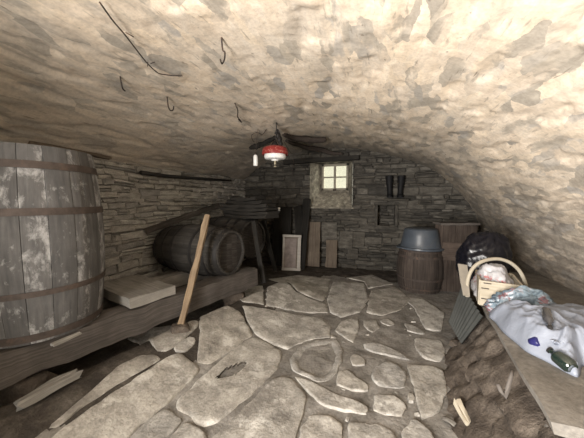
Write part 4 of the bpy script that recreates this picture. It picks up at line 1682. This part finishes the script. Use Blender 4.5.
# gnarled branches under the vault
def branch(pp, rad, label, off=.05):
    mb = MB()
    pts = [Pc(x, y, o) for (x, y, o) in pp]
    c = catmull(pts, 5)
    n = len(c)
    rr = []
    for i in range(n):
        q = i / (n - 1) * (len(rad) - 1); k = int(min(q, len(rad) - 2)); rr.append(1.2 * (rad[k] + (rad[k + 1] - rad[k]) * (q - k)))
    c = [p + Vector((0, 0, .010 * mnoise.noise(p * 9))) for p in c]
    mb.tube(c, rr, 9, jit=.12)
    solo(mb, 'gnarled_branch', M['black'] if 'black' in label else M['tubwood'], label, 'branch', smooth=True)


branch([(249, 144, .06), (255, 142, .07), (262, 140, .06), (269, 137.5, .05), (275, 134.5, .03)], [.018, .04, .03, .03, .02], 'black gnarled branch hanging under the vault left of the lamp hook')
branch([(283, 133, .02), (292, 135, .04), (304, 136, .05), (314, 137, .05), (326, 137.5, .03)], [.02, .035, .04, .045, .03], 'brown gnarled branch under the vault right of the lamp, the upper one')
branch([(286, 138, .05), (297, 141, .06), (308, 144.5, .06), (320, 146.5, .06), (333, 150.5, .05), (343, 152, .04)], [.02, .03, .035, .04, .03, .012], 'brown gnarled branch under the vault right of the lamp, the lower one')


# iron hooks and wire in the ceiling
def hook(pts, r, label, name='ceiling_hook'):
    mb = MB()
    mb.tube(catmull([Pc(x, y, o) for (x, y, o) in pts], 5), r, 7)
    solo(mb, name, M['iron'], label, 'hook', 'iron hooks in the vault', smooth=True)


hook([(221.5, 40, -.02), (222.5, 45, .03), (224.5, 46, .04), (224, 52, .05), (221.5, 56.5, .05), (220, 52, .05)], .0055, 'rusty iron hook at the top of the vault, the largest one, straight above the lamp')
hook([(167.5, 99, -.02), (167.5, 102, .03), (169, 105.5, .045), (172, 105.5, .045), (173, 102.5, .04)], .006, 'small iron hook in the vault to the left, opening to the right')
hook([(120.5, 78, -.02), (121, 81, .03), (122, 84, .04), (124, 86, .04)], .0055, 'short iron hook in the vault farthest left, below the wire')
hook([(235, 105, -.02), (237.5, 108, .03), (237, 113, .04), (239.5, 116, .045), (241, 119, .04), (238, 117, .03)], .006, 'twisted iron hook in the vault just upper left of the lamp')
mb = MB()
wp = [(99, -3), (112, 14), (124, 30), (137, 46), (147, 60), (157, 68), (163, 71), (173, 71), (182, 72.5)]
mb.tube(catmull([Pc(x, y, .025 + .01 * (k % 2)) for k, (x, y) in enumerate(wp)], 4), .0042, 6)
for (q, e) in (((125, 27), (133, 31)), ((147, 62), (147, 57)), ((150, 59), (154, 57))):
    mb.tube([Pc(q[0], q[1], .03), Pc(e[0], e[1], .035)], .0032, 5)
solo(mb, 'iron_wire', M['iron'], 'thin dark wire hanging along the upper left of the vault', 'wire', smooth=True)
mb = MB()
mb.tube(catmull([Pc(266, 128, .02), Pc(262, 131, .05), Pc(257, 129, .05), Pc(251, 131, .06), Pc(253, 137, .07), Pc(258, 137, .08), Pc(257, 142, .09)], 5), .004, 6)
solo(mb, 'iron_wire', M['iron'], 'tangled thin wire on the vault above the white counterweight', 'wire', smooth=True)
mb = MB()
mb.tube(catmull([Pc(283, 138, .03), Pc(289, 146, .10), Pc(293, 150, .12), Pc(292, 158, .16), Pc(291, 167, .2)], 5), .0035, 6)
solo(mb, 'iron_wire', M['iron'], 'thin wire dangling down just right of the red lamp', 'wire', smooth=True)

# ------------------------------------------------------------------ light
w = bpy.data.worlds.new('overcast_sky'); S.world = w; w.use_nodes = True
bg = w.node_tree.nodes['Background']
bg.inputs[0].default_value = (1.0, .97, .80, 1); bg.inputs[1].default_value = 1.05


def area(name, loc, target, sx, sy, power, col):
    l = bpy.data.lights.new(name, 'AREA'); l.shape = 'RECTANGLE'; l.size = sx; l.size_y = sy; l.energy = power; l.color = col
    o = bpy.data.objects.new(name, l); COL.objects.link(o); o.location = loc
    o.rotation_euler = (Vector(target) - Vector(loc)).to_track_quat('-Z', 'Y').to_euler()
    return o


dl = area('door_daylight', (-1.05, VF - .02, 1.12), (1.05, 1.75, 1.50), 1.0, 1.6, 202, (1.0, .957, .905))
dl.data.spread = R_(125)
area('window_daylight', ((SA[0] + SA[1]) / 2 + .38, VB + .80, SA[3] + .15), ((SA[0] + SA[1]) / 2 - .2, VB, SA[2] + .1), .6, .6, 60, (1.0, .98, .9))

S.view_settings.view_transform = 'Standard'
S.view_settings.look = 'None'
S.view_settings.gamma = 1.0
S.view_settings.use_curve_mapping = False
S.view_settings.exposure = 0.0
S.cycles.max_bounces = 6
S.cycles.use_denoising = True
